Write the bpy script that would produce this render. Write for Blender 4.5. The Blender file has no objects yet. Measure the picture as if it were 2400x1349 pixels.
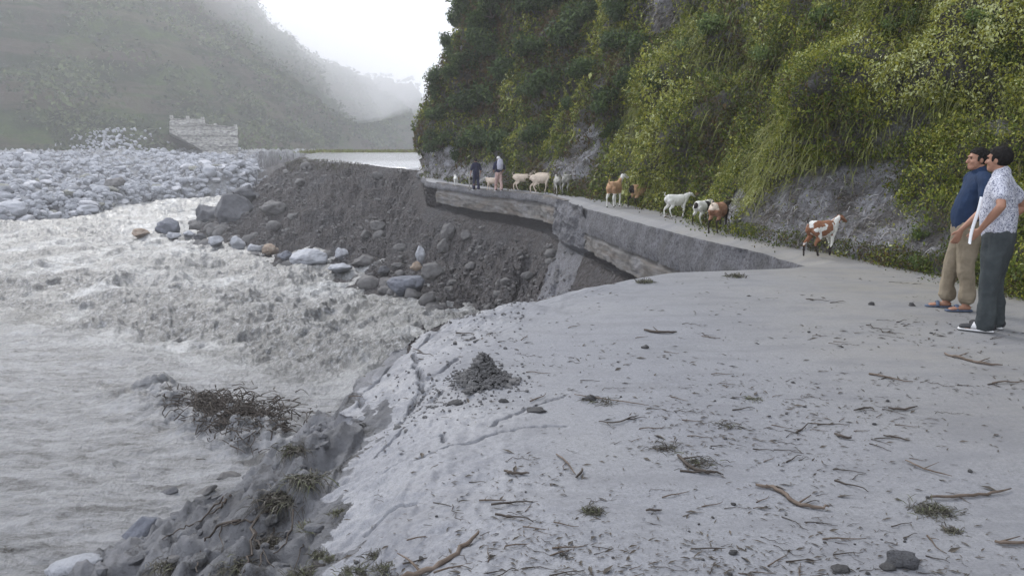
import bpy, math, random
import numpy as np
from mathutils import Vector, Matrix
R = math.radians
rng = np.random.default_rng(7); random.seed(7)
SC = bpy.context.scene
COL = SC.collection
# ------------------------------------------------------------------ camera
CAMZ = 1.6; FPX = 1800.0; TH = math.atan(305.5 / FPX)
cd = bpy.data.cameras.new('camera'); cam = bpy.data.objects.new('camera', cd); COL.objects.link(cam)
cd.sensor_width = 36; cd.lens = 27; cd.clip_start = 0.05; cd.clip_end = 3000
cam.location = (0, 0, CAMZ); cam.rotation_euler = (R(90) - TH, 0, 0); SC.camera = cam
# ------------------------------------------------------------------ world, sun, exposure
SUN_AZ, SUN_EL = -32.0, 38.0      # degrees from +Y towards +X; elevation
w = bpy.data.worlds.new('World'); SC.world = w; w.use_nodes = True
nt = w.node_tree; bg = nt.nodes['Background']
sky = nt.nodes.new('ShaderNodeTexSky'); sky.sky_type = 'NISHITA'; sky.sun_disc = False
sky.sun_elevation = R(SUN_EL); sky.sun_rotation = R(SUN_AZ); sky.dust_density = 4; sky.air_density = 1.0
mx = nt.nodes.new('ShaderNodeMix'); mx.data_type = 'RGBA'; mx.inputs[0].default_value = 0.9
nt.links.new(sky.outputs[0], mx.inputs[6])
mx.inputs[7].default_value = (12.7, 13.3, 14.8, 1)      # the white cloud layer
nt.links.new(mx.outputs[2], bg.inputs[0]); bg.inputs[1].default_value = 0.1
sd = bpy.data.lights.new('sun', 'SUN'); sun = bpy.data.objects.new('sun', sd); COL.objects.link(sun)
sd.energy = 1.7; sd.angle = R(14); sd.color = (1.0, 0.975, 0.93)
_s = Vector((math.sin(R(SUN_AZ)) * math.cos(R(SUN_EL)), math.cos(R(SUN_AZ)) * math.cos(R(SUN_EL)), math.sin(R(SUN_EL))))
sun.rotation_euler = _s.to_track_quat('Z', 'Y').to_euler(); sun.location = (-30, 30, 60)
SC.view_settings.view_transform = 'Standard'; SC.view_settings.look = 'None'
SC.view_settings.gamma = 1; SC.view_settings.exposure = 0.27
SC.cycles.volume_bounces = 6; SC.cycles.max_bounces = 6; SC.cycles.diffuse_bounces = 3
SC.cycles.transmission_bounces = 3; SC.cycles.transparent_max_bounces = 6
# ------------------------------------------------------------------ picture <-> place
CT, ST = math.cos(TH), math.sin(TH)
def ray(px, py):
    return np.array([px - 1200.0, FPX * CT + (674.5 - py) * ST, -FPX * ST + (674.5 - py) * CT])
def at(px, py, Y):
    d = ray(px, py); t = Y / d[1]; return np.array([d[0] * t, Y, CAMZ + d[2] * t])
def sstep(a, b, x): t = np.clip((np.asarray(x, float) - a) / (b - a), 0, 1); return t * t * (3 - 2 * t)
def zr(Y):          # height of the road along the valley
    return np.interp(Y, [42, 48, 57, 62, 66, 90, 125], [0, .2, .68, 1.02, 1.3, 1.95, 2.5])
def zw(Y):          # height of the river
    return -5.0 + 0.015 * np.maximum(0, np.asarray(Y, float) - 30)
def solve(px, py, f):
    d = ray(px, py); Y = 20.0
    lo, hi = .5, 400.
    g = lambda Y: CAMZ + d[2] * Y / d[1] - f(Y)
    for _ in range(60):
        m = (lo + hi) / 2
        if g(m) > 0: lo = m
        else: hi = m
    return np.array([d[0] * lo / d[1], lo, CAMZ + d[2] * lo / d[1]])
def onroad(px, py): return solve(px, py, zr)
def onwater(px, py): return solve(px, py, zw)
def proj(P):
    P = np.asarray(P, float); x, y, z = P[..., 0], P[..., 1], P[..., 2] - CAMZ
    dep = y * CT - z * ST; up = y * ST + z * CT
    return 1200 + FPX * x / dep, 674.5 - FPX * up / dep
# ------------------------------------------------------------------ noise
_perm = np.random.default_rng(3).permutation(256).astype(np.int64); _perm = np.concatenate([_perm, _perm, _perm])
_grad = np.random.default_rng(4).normal(size=(256, 3)); _grad /= np.linalg.norm(_grad, axis=1)[:, None]
def perlin(x, y, z=None):
    x = np.asarray(x, float); y = np.asarray(y, float); z = np.zeros_like(x) + (0.37 if z is None else z)
    xi, yi, zi = np.floor(x).astype(np.int64), np.floor(y).astype(np.int64), np.floor(z).astype(np.int64)
    xf, yf, zf = x - xi, y - yi, z - zi
    f = lambda t: t * t * t * (t * (t * 6 - 15) + 10)
    u, v, w_ = f(xf), f(yf), f(zf); out = 0
    for a in (0, 1):
        wa = u if a else 1 - u
        for b in (0, 1):
            wb = v if b else 1 - v
            for c in (0, 1):
                wc = w_ if c else 1 - w_
                h = _perm[_perm[_perm[(xi + a) & 255] + ((yi + b) & 255)] + ((zi + c) & 255)]
                g = _grad[h]
                out = out + wa * wb * wc * (g[..., 0] * (xf - a) + g[..., 1] * (yf - b) + g[..., 2] * (zf - c))
    return out * 1.5
def fbm(x, y, z=None, oct=4, gain=.5, ridge=False):
    s = 0; a = 1.0; k = 1.0; x = np.asarray(x, float); z = 0.37 if z is None else z
    for i in range(oct):
        n = perlin(x * k + 13.1 * i, np.asarray(y) * k + 7.7 * i, np.asarray(z) * k + 3.3 * i)
        s = s + a * ((1 - 2 * np.abs(n)) if ridge else n); a *= gain; k *= 2.03
    return s
# ------------------------------------------------------------------ meshes
def raw_mesh(name, V, F, smooth=True, attr=None):
    """V n x 3, F m x k (k = 3 or 4)"""
    V = np.ascontiguousarray(V, dtype=np.float32); F = np.ascontiguousarray(F, dtype=np.int32)
    me = bpy.data.meshes.new(name); k = F.shape[1]
    me.vertices.add(len(V)); me.vertices.foreach_set('co', V.ravel())
    me.loops.add(F.size); me.loops.foreach_set('vertex_index', F.ravel())
    me.polygons.add(len(F)); me.polygons.foreach_set('loop_start', np.arange(0, F.size, k, dtype=np.int32))
    me.polygons.foreach_set('loop_total', np.full(len(F), k, dtype=np.int32))
    me.polygons.foreach_set('use_smooth', np.full(len(F), smooth, dtype=bool))
    if attr is not None:
        for an, av in attr.items():
            a = me.attributes.new(an, 'FLOAT', 'POINT'); a.data.foreach_set('value', np.ascontiguousarray(av, dtype=np.float32))
    me.update(calc_edges=True); me.validate(); return me
def grid_faces(n, m):
    i = np.arange(n - 1)[:, None] * m + np.arange(m - 1)[None, :]
    return np.stack([i, i + 1, i + m + 1, i + m], -1).reshape(-1, 4)
def link(name, me, mat=None, parent=None):
    o = bpy.data.objects.new(name, me); COL.objects.link(o)
    if mat is not None and len(me.materials) == 0: me.materials.append(mat)
    if parent is not None: o.parent = parent
    return o
def tag(o, label=None, cat=None, group=None, kind=None):
    if label: o['label'] = label
    if cat: o['category'] = cat
    if group: o['group'] = group
    if kind: o['kind'] = kind
    return o
def empty(name, loc=(0, 0, 0), rz=0.0):
    o = bpy.data.objects.new(name, None); COL.objects.link(o); o.location = loc; o.rotation_euler = (0, 0, rz)
    o.empty_display_size = .1; return o
def dup(src, loc=None, rot=None, scale=None):
    c = src.copy(); COL.objects.link(c)
    if loc is not None: c.location = loc
    if rot is not None: c.rotation_euler = rot
    if scale is not None: c.scale = scale
    for ch in src.children:
        d = ch.copy(); COL.objects.link(d); d.parent = c
        for g in ch.children:
            e = g.copy(); COL.objects.link(e); e.parent = d
    return c
def grid_obj(name, P, mat, flip=False, attr=None, smooth=True):
    n, m = P.shape[:2]; F = grid_faces(n, m)
    if flip: F = F[:, ::-1]
    return link(name, raw_mesh(name, P.reshape(-1, 3), F, smooth, attr), mat)
class Soup:
    """collects pieces and links them as ONE mesh object"""
    def __init__(s): s.V = []; s.F = []; s.n = 0; s.m = []
    def add(s, V, F, mi=0):
        V = np.asarray(V, float).reshape(-1, 3); F = np.asarray(F, int)
        if F.shape[1] == 3: F = np.concatenate([F, F[:, 2:3]], 1)
        s.V.append(V); s.F.append(F + s.n); s.n += len(V); s.m.append(np.full(len(F), mi))
    def tube(s, pts, rad, k=7, mi=0, caps=True):
        pts = np.asarray(pts, float); rad = np.broadcast_to(np.asarray(rad, float), (len(pts),)); n = len(pts)
        T = np.gradient(pts, axis=0); T /= np.linalg.norm(T, axis=1)[:, None] + 1e-9
        ref = np.array([0, 0, 1.]) if abs(T[0][2]) < .8 else np.array([1., 0, 0])
        A = np.cross(T, ref); A /= np.linalg.norm(A, axis=1)[:, None] + 1e-9; B = np.cross(T, A)
        a = np.linspace(0, 2 * np.pi, k, endpoint=False)
        V = pts[:, None] + rad[:, None, None] * (np.cos(a)[None, :, None] * A[:, None] + np.sin(a)[None, :, None] * B[:, None])
        i = np.arange(n - 1)[:, None] * k; j = np.arange(k)[None]
        F = np.stack([i + j, i + (j + 1) % k, i + k + (j + 1) % k, i + k + j], -1).reshape(-1, 4)
        V = V.reshape(-1, 3)
        if caps:
            c0, c1 = len(V), len(V) + 1; V = np.concatenate([V, pts[:1], pts[-1:]])
            j = np.arange(k); F = np.concatenate([F, np.stack([(j + 1) % k, j, j * 0 + c0, j * 0 + c0], -1),
                                                  np.stack([(n - 1) * k + j, (n - 1) * k + (j + 1) % k, j * 0 + c1, j * 0 + c1], -1)])
        s.add(V, F, mi)
    def mesh(s, name, mats, smooth=True):
        V = np.concatenate(s.V); F = np.concatenate(s.F); mi = np.concatenate(s.m)
        me = bpy.data.meshes.new(name)
        if len(F) > 20000 and (F[:, 2] == F[:, 3]).all():
            me = raw_mesh(name, V, F[:, :3], smooth)
            me.polygons.foreach_set('material_index', mi.astype(np.int32)[:len(me.polygons)])
        else:
            me.from_pydata(V.tolist(), [], [list(dict.fromkeys(f)) for f in F.tolist()])
            me.polygons.foreach_set('material_index', mi.astype(np.int32))
            me.polygons.foreach_set('use_smooth', np.full(len(F), smooth, dtype=bool))
        for m in (mats if isinstance(mats, (list, tuple)) else [mats]): me.materials.append(m)
        me.update(); return me
    def build(s, name, mats, parent=None, smooth=True):
        return link(name, s.mesh(name, mats, smooth), None, parent)
# ------------------------------------------------------------------ materials
class MT:
    def __init__(s, name, rough=.8, spec=.4):
        s.m = bpy.data.materials.new(name); s.m.use_nodes = True; s.t = s.m.node_tree; s.b = s.t.nodes['Principled BSDF']
        s.b.inputs['Roughness'].default_value = rough; s.b.inputs['Specular IOR Level'].default_value = spec
        s.co = None
    def nd(s, ty, **k):
        n = s.t.nodes.new(ty)
        for a, b in k.items(): setattr(n, a, b)
        return n
    def coord(s, kind='Object', sc=(1, 1, 1), rot=(0, 0, 0)):
        tc = s.nd('ShaderNodeTexCoord'); mp = s.nd('ShaderNodeMapping'); mp.inputs['Scale'].default_value = sc
        mp.inputs['Rotation'].default_value = rot; s.t.links.new(tc.outputs[kind], mp.inputs[0]); return mp.outputs[0]
    def noise(s, scale, detail=5, rough=.6, vec=None, dist=0.):
        n = s.nd('ShaderNodeTexNoise'); n.inputs['Scale'].default_value = scale; n.inputs['Detail'].default_value = detail
        n.inputs['Roughness'].default_value = rough; n.inputs['Distortion'].default_value = dist
        s.t.links.new(vec if vec is not None else s.coord(), n.inputs['Vector']); return n.outputs['Fac']
    def voro(s, scale, vec=None, feature='F1', out='Distance', rnd=1.):
        n = s.nd('ShaderNodeTexVoronoi', feature=feature); n.inputs['Scale'].default_value = scale; n.inputs['Randomness'].default_value = rnd
        s.t.links.new(vec if vec is not None else s.coord(), n.inputs['Vector']); return n.outputs[out]
    def ramp(s, fac, stops):
        r = s.nd('ShaderNodeValToRGB'); e = r.color_ramp.elements
        while len(e) < len(stops): e.new(.5)
        for k, (p, c) in enumerate(stops):
            e[k].position = p; e[k].color = (c, c, c, 1) if np.isscalar(c) else (*c[:3], 1)
        s.t.links.new(fac, r.inputs[0]); return r.outputs[0]
    def mix(s, fac, a, b, mode='MIX'):
        n = s.nd('ShaderNodeMix', data_type='RGBA', blend_type=mode)
        for i, v in ((0, fac), (6, a), (7, b)):
            if isinstance(v, (int, float)): n.inputs[i].default_value = v
            elif isinstance(v, tuple): n.inputs[i].default_value = (*v[:3], 1)
            else: s.t.links.new(v, n.inputs[i])
        return n.outputs[2]
    def color(s, c):
        if isinstance(c, tuple): s.b.inputs['Base Color'].default_value = (*c[:3], 1)
        else: s.t.links.new(c, s.b.inputs['Base Color'])
        return s
    def roughness(s, c): s.t.links.new(c, s.b.inputs['Roughness']); return s
    def bump(s, h, dist=.02, strength=1.):
        n = s.nd('ShaderNodeBump'); n.inputs['Distance'].default_value = dist; n.inputs['Strength'].default_value = strength
        s.t.links.new(h, n.inputs['Height'])
        if s.b.inputs['Normal'].links: s.t.links.new(s.b.inputs['Normal'].links[0].from_socket, n.inputs['Normal'])
        s.t.links.new(n.outputs[0], s.b.inputs['Normal']); return s
def simple(name, stops, scale=3., rough=.85, bump=.02, bscale=None, spec=.3, detail=6):
    m = MT(name, rough, spec); m.color(m.ramp(m.noise(scale, detail, .65), stops))
    if bump: m.bump(m.noise(bscale or scale * 4, 6, .7), bump)
    return m.m
M = {}
# mud of the near road
m = MT('wet_grey_mud', .5, .5); P_ = m.coord()
big = m.noise(.35, 5, .6, P_); fine = m.noise(38, 8, .75, P_)
c1 = m.ramp(big, [(.3, (.150, .156, .182)), (.5, (.190, .196, .218)), (.72, (.22, .221, .225))])
c2 = m.mix(m.ramp(fine, [(.35, 0.), (.7, 1.)]), c1, (.275, .28, .295))
c3 = m.mix(m.ramp(m.noise(95, 4, .8, P_), [(.50, 0.), (.66, .85)]), c2, (.12, .12, .13))
# silt dried tan towards the hill side
sx = m.nd('ShaderNodeSeparateXYZ'); m.t.links.new(P_, sx.inputs[0])
mr = m.nd('ShaderNodeMapRange'); mr.inputs[1].default_value = 1.2; mr.inputs[2].default_value = 5.5
m.t.links.new(sx.outputs[0], mr.inputs[0])
ml = m.nd('ShaderNodeMath', operation='MULTIPLY'); m.t.links.new(mr.outputs[0], ml.inputs[0]); m.t.links.new(m.ramp(m.noise(.5, 4, .6, P_), [(.3, .25), (.65, 1.)]), ml.inputs[1])
c4 = m.mix(ml.outputs[0], c3, (.225, .21, .178))
m.color(c4); m.roughness(m.ramp(m.noise(1.2, 5, .6, P_), [(.3, .52), (.7, .8)]))
c4 = m.mix(m.ramp(m.noise(24, 9, .9, P_), [(.36, .75), (.46, 0.)]), c4, (.115, .115, .12)); c4 = m.mix(m.ramp(m.noise(2.4, 6, .7, m.coord(sc=(.5, 1.4, 1))), [(.40, .45), (.52, 0.)]), c4, (.15, .152, .165)); m.color(c4); m.bump(m.noise(7, 8, .7, P_), .007, .5); m.bump(fine, .005, .8); M['mud'] = m.m
# eroded bank soil
m = MT('eroded_soil', .92, .2); P_ = m.coord()
c = m.ramp(m.noise(.28, 6, .6, P_), [(.3, (.082, .075, .075)), (.5, (.105, .092, .088)), (.7, (.11, .11, .118))])
c = m.mix(m.ramp(m.noise(4.5, 8, .8, P_), [(.42, 0.), (.68, 1.)]), c, (.19, .185, .19))
c = m.mix(m.ramp(m.voro(3.2, P_), [(.04, .6), (.15, 0.)]), c, (.22, .215, .22))
c = m.mix(m.ramp(m.noise(13, 8, .85, P_), [(.4, .75), (.5, 0.)]), c, (.045, .042, .042))
m.color(c); m.bump(m.noise(3., 10, .8, P_), .5); m.bump(m.voro(6, P_), .16, .9); M['soil'] = m.m
# soil coated with fresh grey silt
m = MT('silted_bank', .75, .35); P_ = m.coord()
c = m.ramp(m.noise(1.2, 7, .65, P_), [(.3, (.12, .12, .125)), (.5, (.20, .203, .215)), (.7, (.27, .27, .285))])
c = m.mix(m.ramp(m.noise(16, 6, .8, P_), [(.58, 0.), (.72, .8)]), c, (.09, .085, .08))
c = m.mix(m.ramp(m.noise(3.1, 9, .8, P_), [(.40, .8), (.47, 0.)]), c, (.06, .058, .055))
m.color(c); m.bump(m.noise(5, 9, .75, P_), .09); M['silt'] = m.m
m = MT('flood_film', .12, 1.0); m.color((.30, .30, .30)); m.bump(m.noise(3, 6, .7), .02); m.b.inputs['IOR'].default_value = 1.6; M['film'] = m.m
m = MT('grey_fill', .85, .3); P_ = m.coord()
c = m.ramp(m.noise(1.6, 8, .7, P_), [(.3, (.13, .128, .13)), (.5, (.19, .19, .205)), (.7, (.25, .25, .27))])
c = m.mix(m.ramp(m.noise(14, 6, .85, P_), [(.42, .8), (.52, 0.)]), c, (.07, .068, .07))
m.color(c); m.bump(m.noise(4, 9, .8, P_), .15); M['fill'] = m.m
# river
m = MT('muddy_river', .3, .5); P_ = m.coord(sc=(1, .55, 1), rot=(0, 0, R(-12)))
c = m.ramp(m.noise(.32, 6, .65, P_), [(.38, (.08, .08, .076)), (.47, (.19, .19, .187)), (.58, (.42, .425, .43))])
c = m.mix(m.ramp(m.noise(4.2, 8, .85, P_), [(.50, 0.), (.66, .7)]), c, (.66, .665, .675))
c = m.mix(m.ramp(m.noise(7, 8, .85, P_), [(.38, .8), (.5, 0.)]), c, (.075, .078, .065))
stv = m.coord(sc=(.16, 1.1, 1), rot=(0, 0, R(-20))); c = m.mix(m.ramp(m.noise(1.1, 8, .75, stv, .8), [(.40, .8), (.52, 0.)]), c, (.10, .10, .092))
ch = m.nd('ShaderNodeAttribute', attribute_name='churn')
dk = m.ramp(m.noise(5., 9, .88, P_), [(.42, (.028, .028, .027)), (.52, (.095, .097, .098)), (.64, (.42, .43, .45))])
c = m.mix(ch.outputs['Fac'], c, dk)
sm = m.nd('ShaderNodeAttribute', attribute_name='sheet'); c = m.mix(sm.outputs['Fac'], c, m.ramp(m.noise(1.5, 9, .8, m.coord(sc=(.45, 1.6, 1), rot=(0, 0, R(-28))), .6), [(.39, (.05, .05, .052)), (.47, (.16, .163, .17)), (.60, (.28, .284, .298))]))
m.color(c); m.roughness(m.ramp(m.noise(1.5, 5, .6, P_), [(.35, .28), (.7, .5)]))
m.bump(m.noise(2.2, 9, .75, P_), .13); m.bump(m.noise(11, 5, .75, P_), .03); M['water'] = m.m
# (the river's own churned silt is darker and browner than its foam)
# gravel/boulder ground across the river
m = MT('river_gravel', .9, .2); P_ = m.coord()
c = m.ramp(m.voro(1.3, P_), [(.0, (.42, .43, .46)), (.35, (.30, .31, .33)), (.7, (.10, .10, .115))])
c = m.mix(m.ramp(m.noise(.12, 5, .6, P_), [(.4, 0.), (.6, .6)]), c, (.42, .42, .42))
m.color(c); m.bump(m.noise(2., 6, .8, P_), .5); M['gravel'] = m.m
# rocks
def rockmat(name, a, b, sc=2.):
    m = MT(name, .85, .3); P_ = m.coord()
    c = m.ramp(m.noise(sc, 7, .65, P_), [(.3, a), (.7, b)])
    c = m.mix(m.ramp(m.noise(sc * 9, 5, .8, P_), [(.5, 0.), (.72, .55)]), c, tuple(x * .45 for x in a))
    m.color(c); m.bump(m.noise(sc * 3, 9, .7, P_), .08); return m.m
M['rock_pale'] = rockmat('pale_grey_rock', (.32, .33, .36), (.52, .53, .56))
M['rock_field'] = rockmat('far_pale_rock', (.20, .21, .235), (.50, .51, .54), 1.); M['rf2'] = rockmat('far_grey_rock', (.11, .115, .13), (.28, .29, .31), 1.); M['rf3'] = rockmat('far_white_rock', (.38, .38, .40), (.66, .66, .68), 1.); M['rf4'] = rockmat('far_olive_rock', (.15, .15, .125), (.33, .33, .29), 1.)
M['rock_blue'] = rockmat('blue_grey_rock', (.10, .108, .13), (.24, .25, .285))
M['rock_dark'] = rockmat('dark_rock', (.07, .072, .08), (.17, .17, .18))
M['rock_tan'] = rockmat('tan_rock', (.30, .215, .155), (.42, .36, .30))
M['rock_soil'] = rockmat('soil_coated_rock', (.115, .11, .11), (.20, .195, .19))
# cliff
m = MT('cliff_rock', .9, .25); P_ = m.coord()
c = m.ramp(m.noise(.45, 8, .7, P_), [(.3, (.055, .055, .04)), (.48, (.10, .095, .085)), (.62, (.21, .205, .215)), (.75, (.40, .40, .43))])
Pv = m.coord(sc=(1, 1, .25), rot=(.3, .5, 0))
c = m.mix(m.ramp(m.noise(2.2, 8, .75, Pv), [(.45, 0.), (.62, .85)]), c, (.085, .075, .06))
ba = m.nd('ShaderNodeAttribute', attribute_name='bare'); Pd = m.coord(sc=(1, 1, 1.6), rot=(.5, .7, .2))
br = m.ramp(m.noise(1.3, 8, .75, Pd), [(.36, (.10, .092, .085)), (.48, (.27, .265, .27)), (.6, (.52, .52, .56))])
c = m.mix(m.ramp(ba.outputs['Fac'], [(.15, 0.), (.5, .95)]), c, br)
m.color(c); m.bump(m.noise(1.6, 10, .75, P_), .6); m.bump(m.voro(2.2, Pv), .3, .7); M['cliff'] = m.m
# far hillside
m = MT('far_hillside', .95, .1); P_ = m.coord()
c = m.ramp(m.noise(.022, 8, .6, P_), [(.34, (.10, .075, .06)), (.43, (.03, .042, .015)), (.5, (.07, .11, .025)), (.57, (.025, .045, .013)), (.66, (.07, .055, .04))])
c = m.mix(m.ramp(m.noise(.25, 8, .75, P_), [(.4, 0.), (.65, .8)]), c, (.035, .045, .028))
c = m.mix(m.ramp(m.noise(.14, 8, .8, P_, 1.), [(.64, 0.), (.70, .7)]), c, (.28, .27, .25))
m.color(c); bd = m.ramp(m.noise(.05, 6, .7, m.coord(sc=(.25, .25, 2.6))), [(.46, 0.), (.54, .6)]); c = m.mix(bd, c, (.11, .085, .065)); m.color(c); m.bump(m.noise(.15, 9, .7, P_), 4.); M['hill'] = m.m
def leafmat(name, stops, tr=.3):
    m = MT(name, .6, .25); at_ = m.nd('ShaderNodeAttribute', attribute_name='tint')
    c = m.ramp(at_.outputs['Fac'], stops)
    m.color(c); tn = m.nd('ShaderNodeBsdfTranslucent'); m.t.links.new(c, tn.inputs[0])
    ms = m.nd('ShaderNodeMixShader'); ms.inputs[0].default_value = tr
    m.t.links.new(m.b.outputs[0], ms.inputs[1]); m.t.links.new(tn.outputs[0], ms.inputs[2])
    m.t.links.new(ms.outputs[0], m.t.nodes['Material Output'].inputs[0]); return m.m
M['cover'] = leafmat('slope_leaves', [(0., (.10, .065, .025)), (.15, (.04, .045, .012)), (.34, (.07, .105, .015)), (.52, (.14, .175, .025)), (.70, (.27, .265, .03)), (.88, (.38, .40, .09)), (1., (.55, .58, .30))])
M['grassy'] = leafmat('hanging_grass', [(0., (.10, .07, .025)), (.35, (.11, .11, .025)), (.7, (.15, .18, .03)), (1., (.27, .28, .10))])
M['shrubleaf'] = leafmat('shrub_leaves', [(0., (.02, .032, .014)), (.3, (.045, .075, .026)), (.6, (.09, .14, .042)), (.85, (.17, .24, .065)), (1., (.34, .40, .20))])
M['tuft'] = leafmat('muddy_grass', [(0., (.06, .052, .045)), (.5, (.12, .115, .09)), (.8, (.13, .145, .07)), (1., (.22, .22, .17))], .15)
M['hillleaf'] = leafmat('far_leaves', [(0., (.018, .026, .014)), (.5, (.04, .06, .022)), (1., (.10, .13, .045))], .2)
M['bark'] = simple('bark', [(.3, (.05, .04, .03)), (.7, (.12, .10, .08))], 8, .9, .01)
M['twig'] = simple('wet_twig', [(.3, (.03, .025, .021)), (.7, (.095, .077, .064))], 12, .75, .004)
M['stick'] = simple('brown_stick', [(.3, (.07, .05, .036)), (.7, (.19, .15, .12))], 10, .75, .006)
M['litter'] = simple('dark_litter', [(.3, (.05, .045, .038)), (.7, (.13, .11, .09))], 3, .8, 0)
M['clod'] = simple('soil_clods', [(.3, (.09, .09, .09)), (.7, (.19, .185, .185))], 6, .95, .02)
# concrete
m = MT('wet_concrete', .8, .35); P_ = m.coord(); Pl = m.coord(sc=(1, .3, 4))
c = m.ramp(m.noise(1.1, 7, .65, P_), [(.3, (.12, .115, .112)), (.5, (.185, .178, .17)), (.7, (.23, .228, .235))])
c = m.mix(m.ramp(m.noise(.9, 6, .7, Pl), [(.45, 0.), (.6, .6)]), c, (.16, .128, .10))
m.color(c); m.bump(m.noise(4, 9, .75, Pl), .08); M['concrete'] = m.m
m = MT('masonry', .9, .2); P_ = m.coord()
c = m.ramp(m.voro(1.6, m.coord(sc=(1, 1, 1.7))), [(.1, (.46, .45, .41)), (.5, (.38, .37, .345)), (.8, (.2, .195, .185))])
c = m.mix(m.ramp(m.noise(.25, 6, .6, P_), [(.4, 0.), (.65, .4)]), c, (.32, .31, .29))
m.color(c); m.bump(m.voro(1.6, m.coord(sc=(1, 1, 1.7))), .15); M['masonry'] = m.m
# ================================================================== TERRAIN
EP = np.array([(-.62, -14, 0), (-.62, 0, 0)] + [tuple(onroad(*p)) for p in
     [(700, 1349), (722, 1200), (735, 1080), (780, 985), (850, 900), (800, 852), (845, 802), (1000, 748), (1100, 716), (1250, 685), (1400, 655), (1500, 639),
      (1650, 633), (1780, 628), (1890, 613), (1800, 582), (1700, 563), (1600, 540), (1500, 515), (1400, 489), (1330, 468), (1270, 453),
      (1200, 445), (1100, 436), (1000, 421), (985, 396), (925, 391), (850, 385), (710, 372)]] + [(-20, 74, 0), (-24, 90, 0), (-31, 125, 0), (-40, 170, 0)])
for i in range(1, len(EP)): EP[i, 1] = max(EP[i, 1], EP[i - 1, 1] + .04)
EP[:, 2] = zr(EP[:, 1])
def XL(Y): return np.interp(Y, EP[:, 1], EP[:, 0])
FP = np.array([(-7, -14), (-7.1, 0), (-7.3, 8), (-7.0, 12.3), (-6.8, 15.2), (-6.3, 16.6), (-5.2, 18.5), (-4.6, 24)] + [tuple(onwater(*p)[:2]) for p in
     [(1010, 742), (985, 705), (900, 668), (760, 632), (640, 606), (555, 586), (478, 566), (450, 528)]] + [(-32, 88), (-36, 110), (-46, 140), (-60, 175)])
for i in range(1, len(FP)): FP[i, 1] = max(FP[i, 1], FP[i - 1, 1] + .04)
def XF(Y): return np.interp(Y, FP[:, 1], FP[:, 0])
def seg_dist(X, Y, L, zs=None):
    best = np.full(X.shape, 1e9); zz = np.zeros(X.shape)
    for i in range(len(L) - 1):
        a, b = L[i, :2], L[i + 1, :2]; d = b - a; t = np.clip(((X - a[0]) * d[0] + (Y - a[1]) * d[1]) / (d @ d + 1e-9), 0, 1)
        q = np.hypot(X - a[0] - t * d[0], Y - a[1] - t * d[1]); k = q < best
        best = np.where(k, q, best)
        if zs is not None: zz = np.where(k, zs[i] + t * (zs[i + 1] - zs[i]), zz)
    return best, zz
# left shore of the river, as distance over picture direction u = X / Y
SH = np.array([[p[0] / p[1], p[1]] for p in [onwater(*q) for q in [(-300, 585), (-60, 528), (60, 516), (130, 508), (215, 503), (330, 474), (430, 462), (520, 456), (620, 450)]]])
SH = np.concatenate([[(-1.2, 45)], SH, [(-.28, 118), (-.2, 130), (.3, 150)]])
def field_d(X, Y): u = X / np.maximum(Y, .1); return Y - np.interp(u, SH[:, 0], SH[:, 1])
def drop_(Y): return .26 * sstep(7.8, 6.2, Y)
def ground(X, Y, detail=True):
    X = np.asarray(X, float); Y = np.asarray(Y, float)
    zedge = np.interp(EP[:, 1], [10.9, 12.2, 49, 55], [-.07, -1.8, -1.6, -.07]) + EP[:, 2] - drop_(EP[:, 1])
    dE, ze = seg_dist(X, Y, EP, zedge); dF, _ = seg_dist(X, Y, FP)
    t = dE / (dE + dF + 1e-6)
    p = np.interp(Y, [4.5, 5.5, 6.3, 7.2, 9, 26, 44, 56, 70], [.62, .70, .95, 1.9, 3.2, 2.4, 2.0, 1.15, 1.05]) + 3.0 * sstep(-1.8, -.6, X) * sstep(6.6, 7.6, Y) * sstep(13, 11, Y)
    g = 1 - (1 - t) ** p
    bank = ze + (zw(Y) - .25 - ze) * g
    xl, xf = XL(Y), XF(Y)
    z = np.where(X > xl, np.minimum(zr(Y) - .10, ze), bank)
    z = np.where(X > xl, np.where((Y > 11.7) & (Y < 50), zr(Y) - 1.8, zr(Y) - .10 - drop_(Y)), z)
    z = np.where(X < xf, zw(Y) - .25 - 1.6 * sstep(0, 3.5, dF), z)
    fd = field_d(X, Y); u = X / np.maximum(Y, .1)
    cut = sstep(-.44, -.40, u) * 2.0 * sstep(.3, 3.5, fd)
    fz = zw(Y) - .3 + 1.2 * sstep(0, 3, fd) + .064 * np.clip(fd, 0, 70) + cut * (1 - sstep(20, 55, fd))
    z = np.where((fd > 0) & (X < xf), np.maximum(z, fz), z)
    if detail:
        amp = np.where(X < xl, sstep(-.05, np.where(Y < 10, .12, 1.2), dE) * (1 - .0 * t), 0) * np.where(X > xf, 1, np.where(fd > 0, 1, .0))
        ridge = fbm(X * .35 + .2 * Y, Y * .22, oct=3, ridge=True) - .9
        sc = np.interp(Y, [5, 14, 25, 60, 120], [.75, .8, .9, 1, 1.6])
        z = z + amp * sc * (np.interp(Y, [20, 35], [.30, .42]) * fbm(X * .55, Y * .55, oct=4) + .30 * fbm(X * 1.7, Y * 1.7, oct=4, gain=.6) + .07 * np.maximum(0, fbm(X * 5, Y * 5, oct=3))
                            + np.where(fd > 0, .5 * np.abs(fbm(X * .45, Y * .45, oct=3)), .20 * ridge))
        z = z + .05 * fbm(X * 9, Y * 9, oct=2) * amp * np.interp(Y, [3, 20], [.5, 1])
        # diagonal erosion runnels in the bay
        k = np.exp(-((Y - 33) / 9.) ** 2) * amp; z = z + k * .45 * (fbm(X * .9 - Y * .25, Y * .08 + X * .1, oct=2, ridge=True) - .8)
    return z
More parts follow.
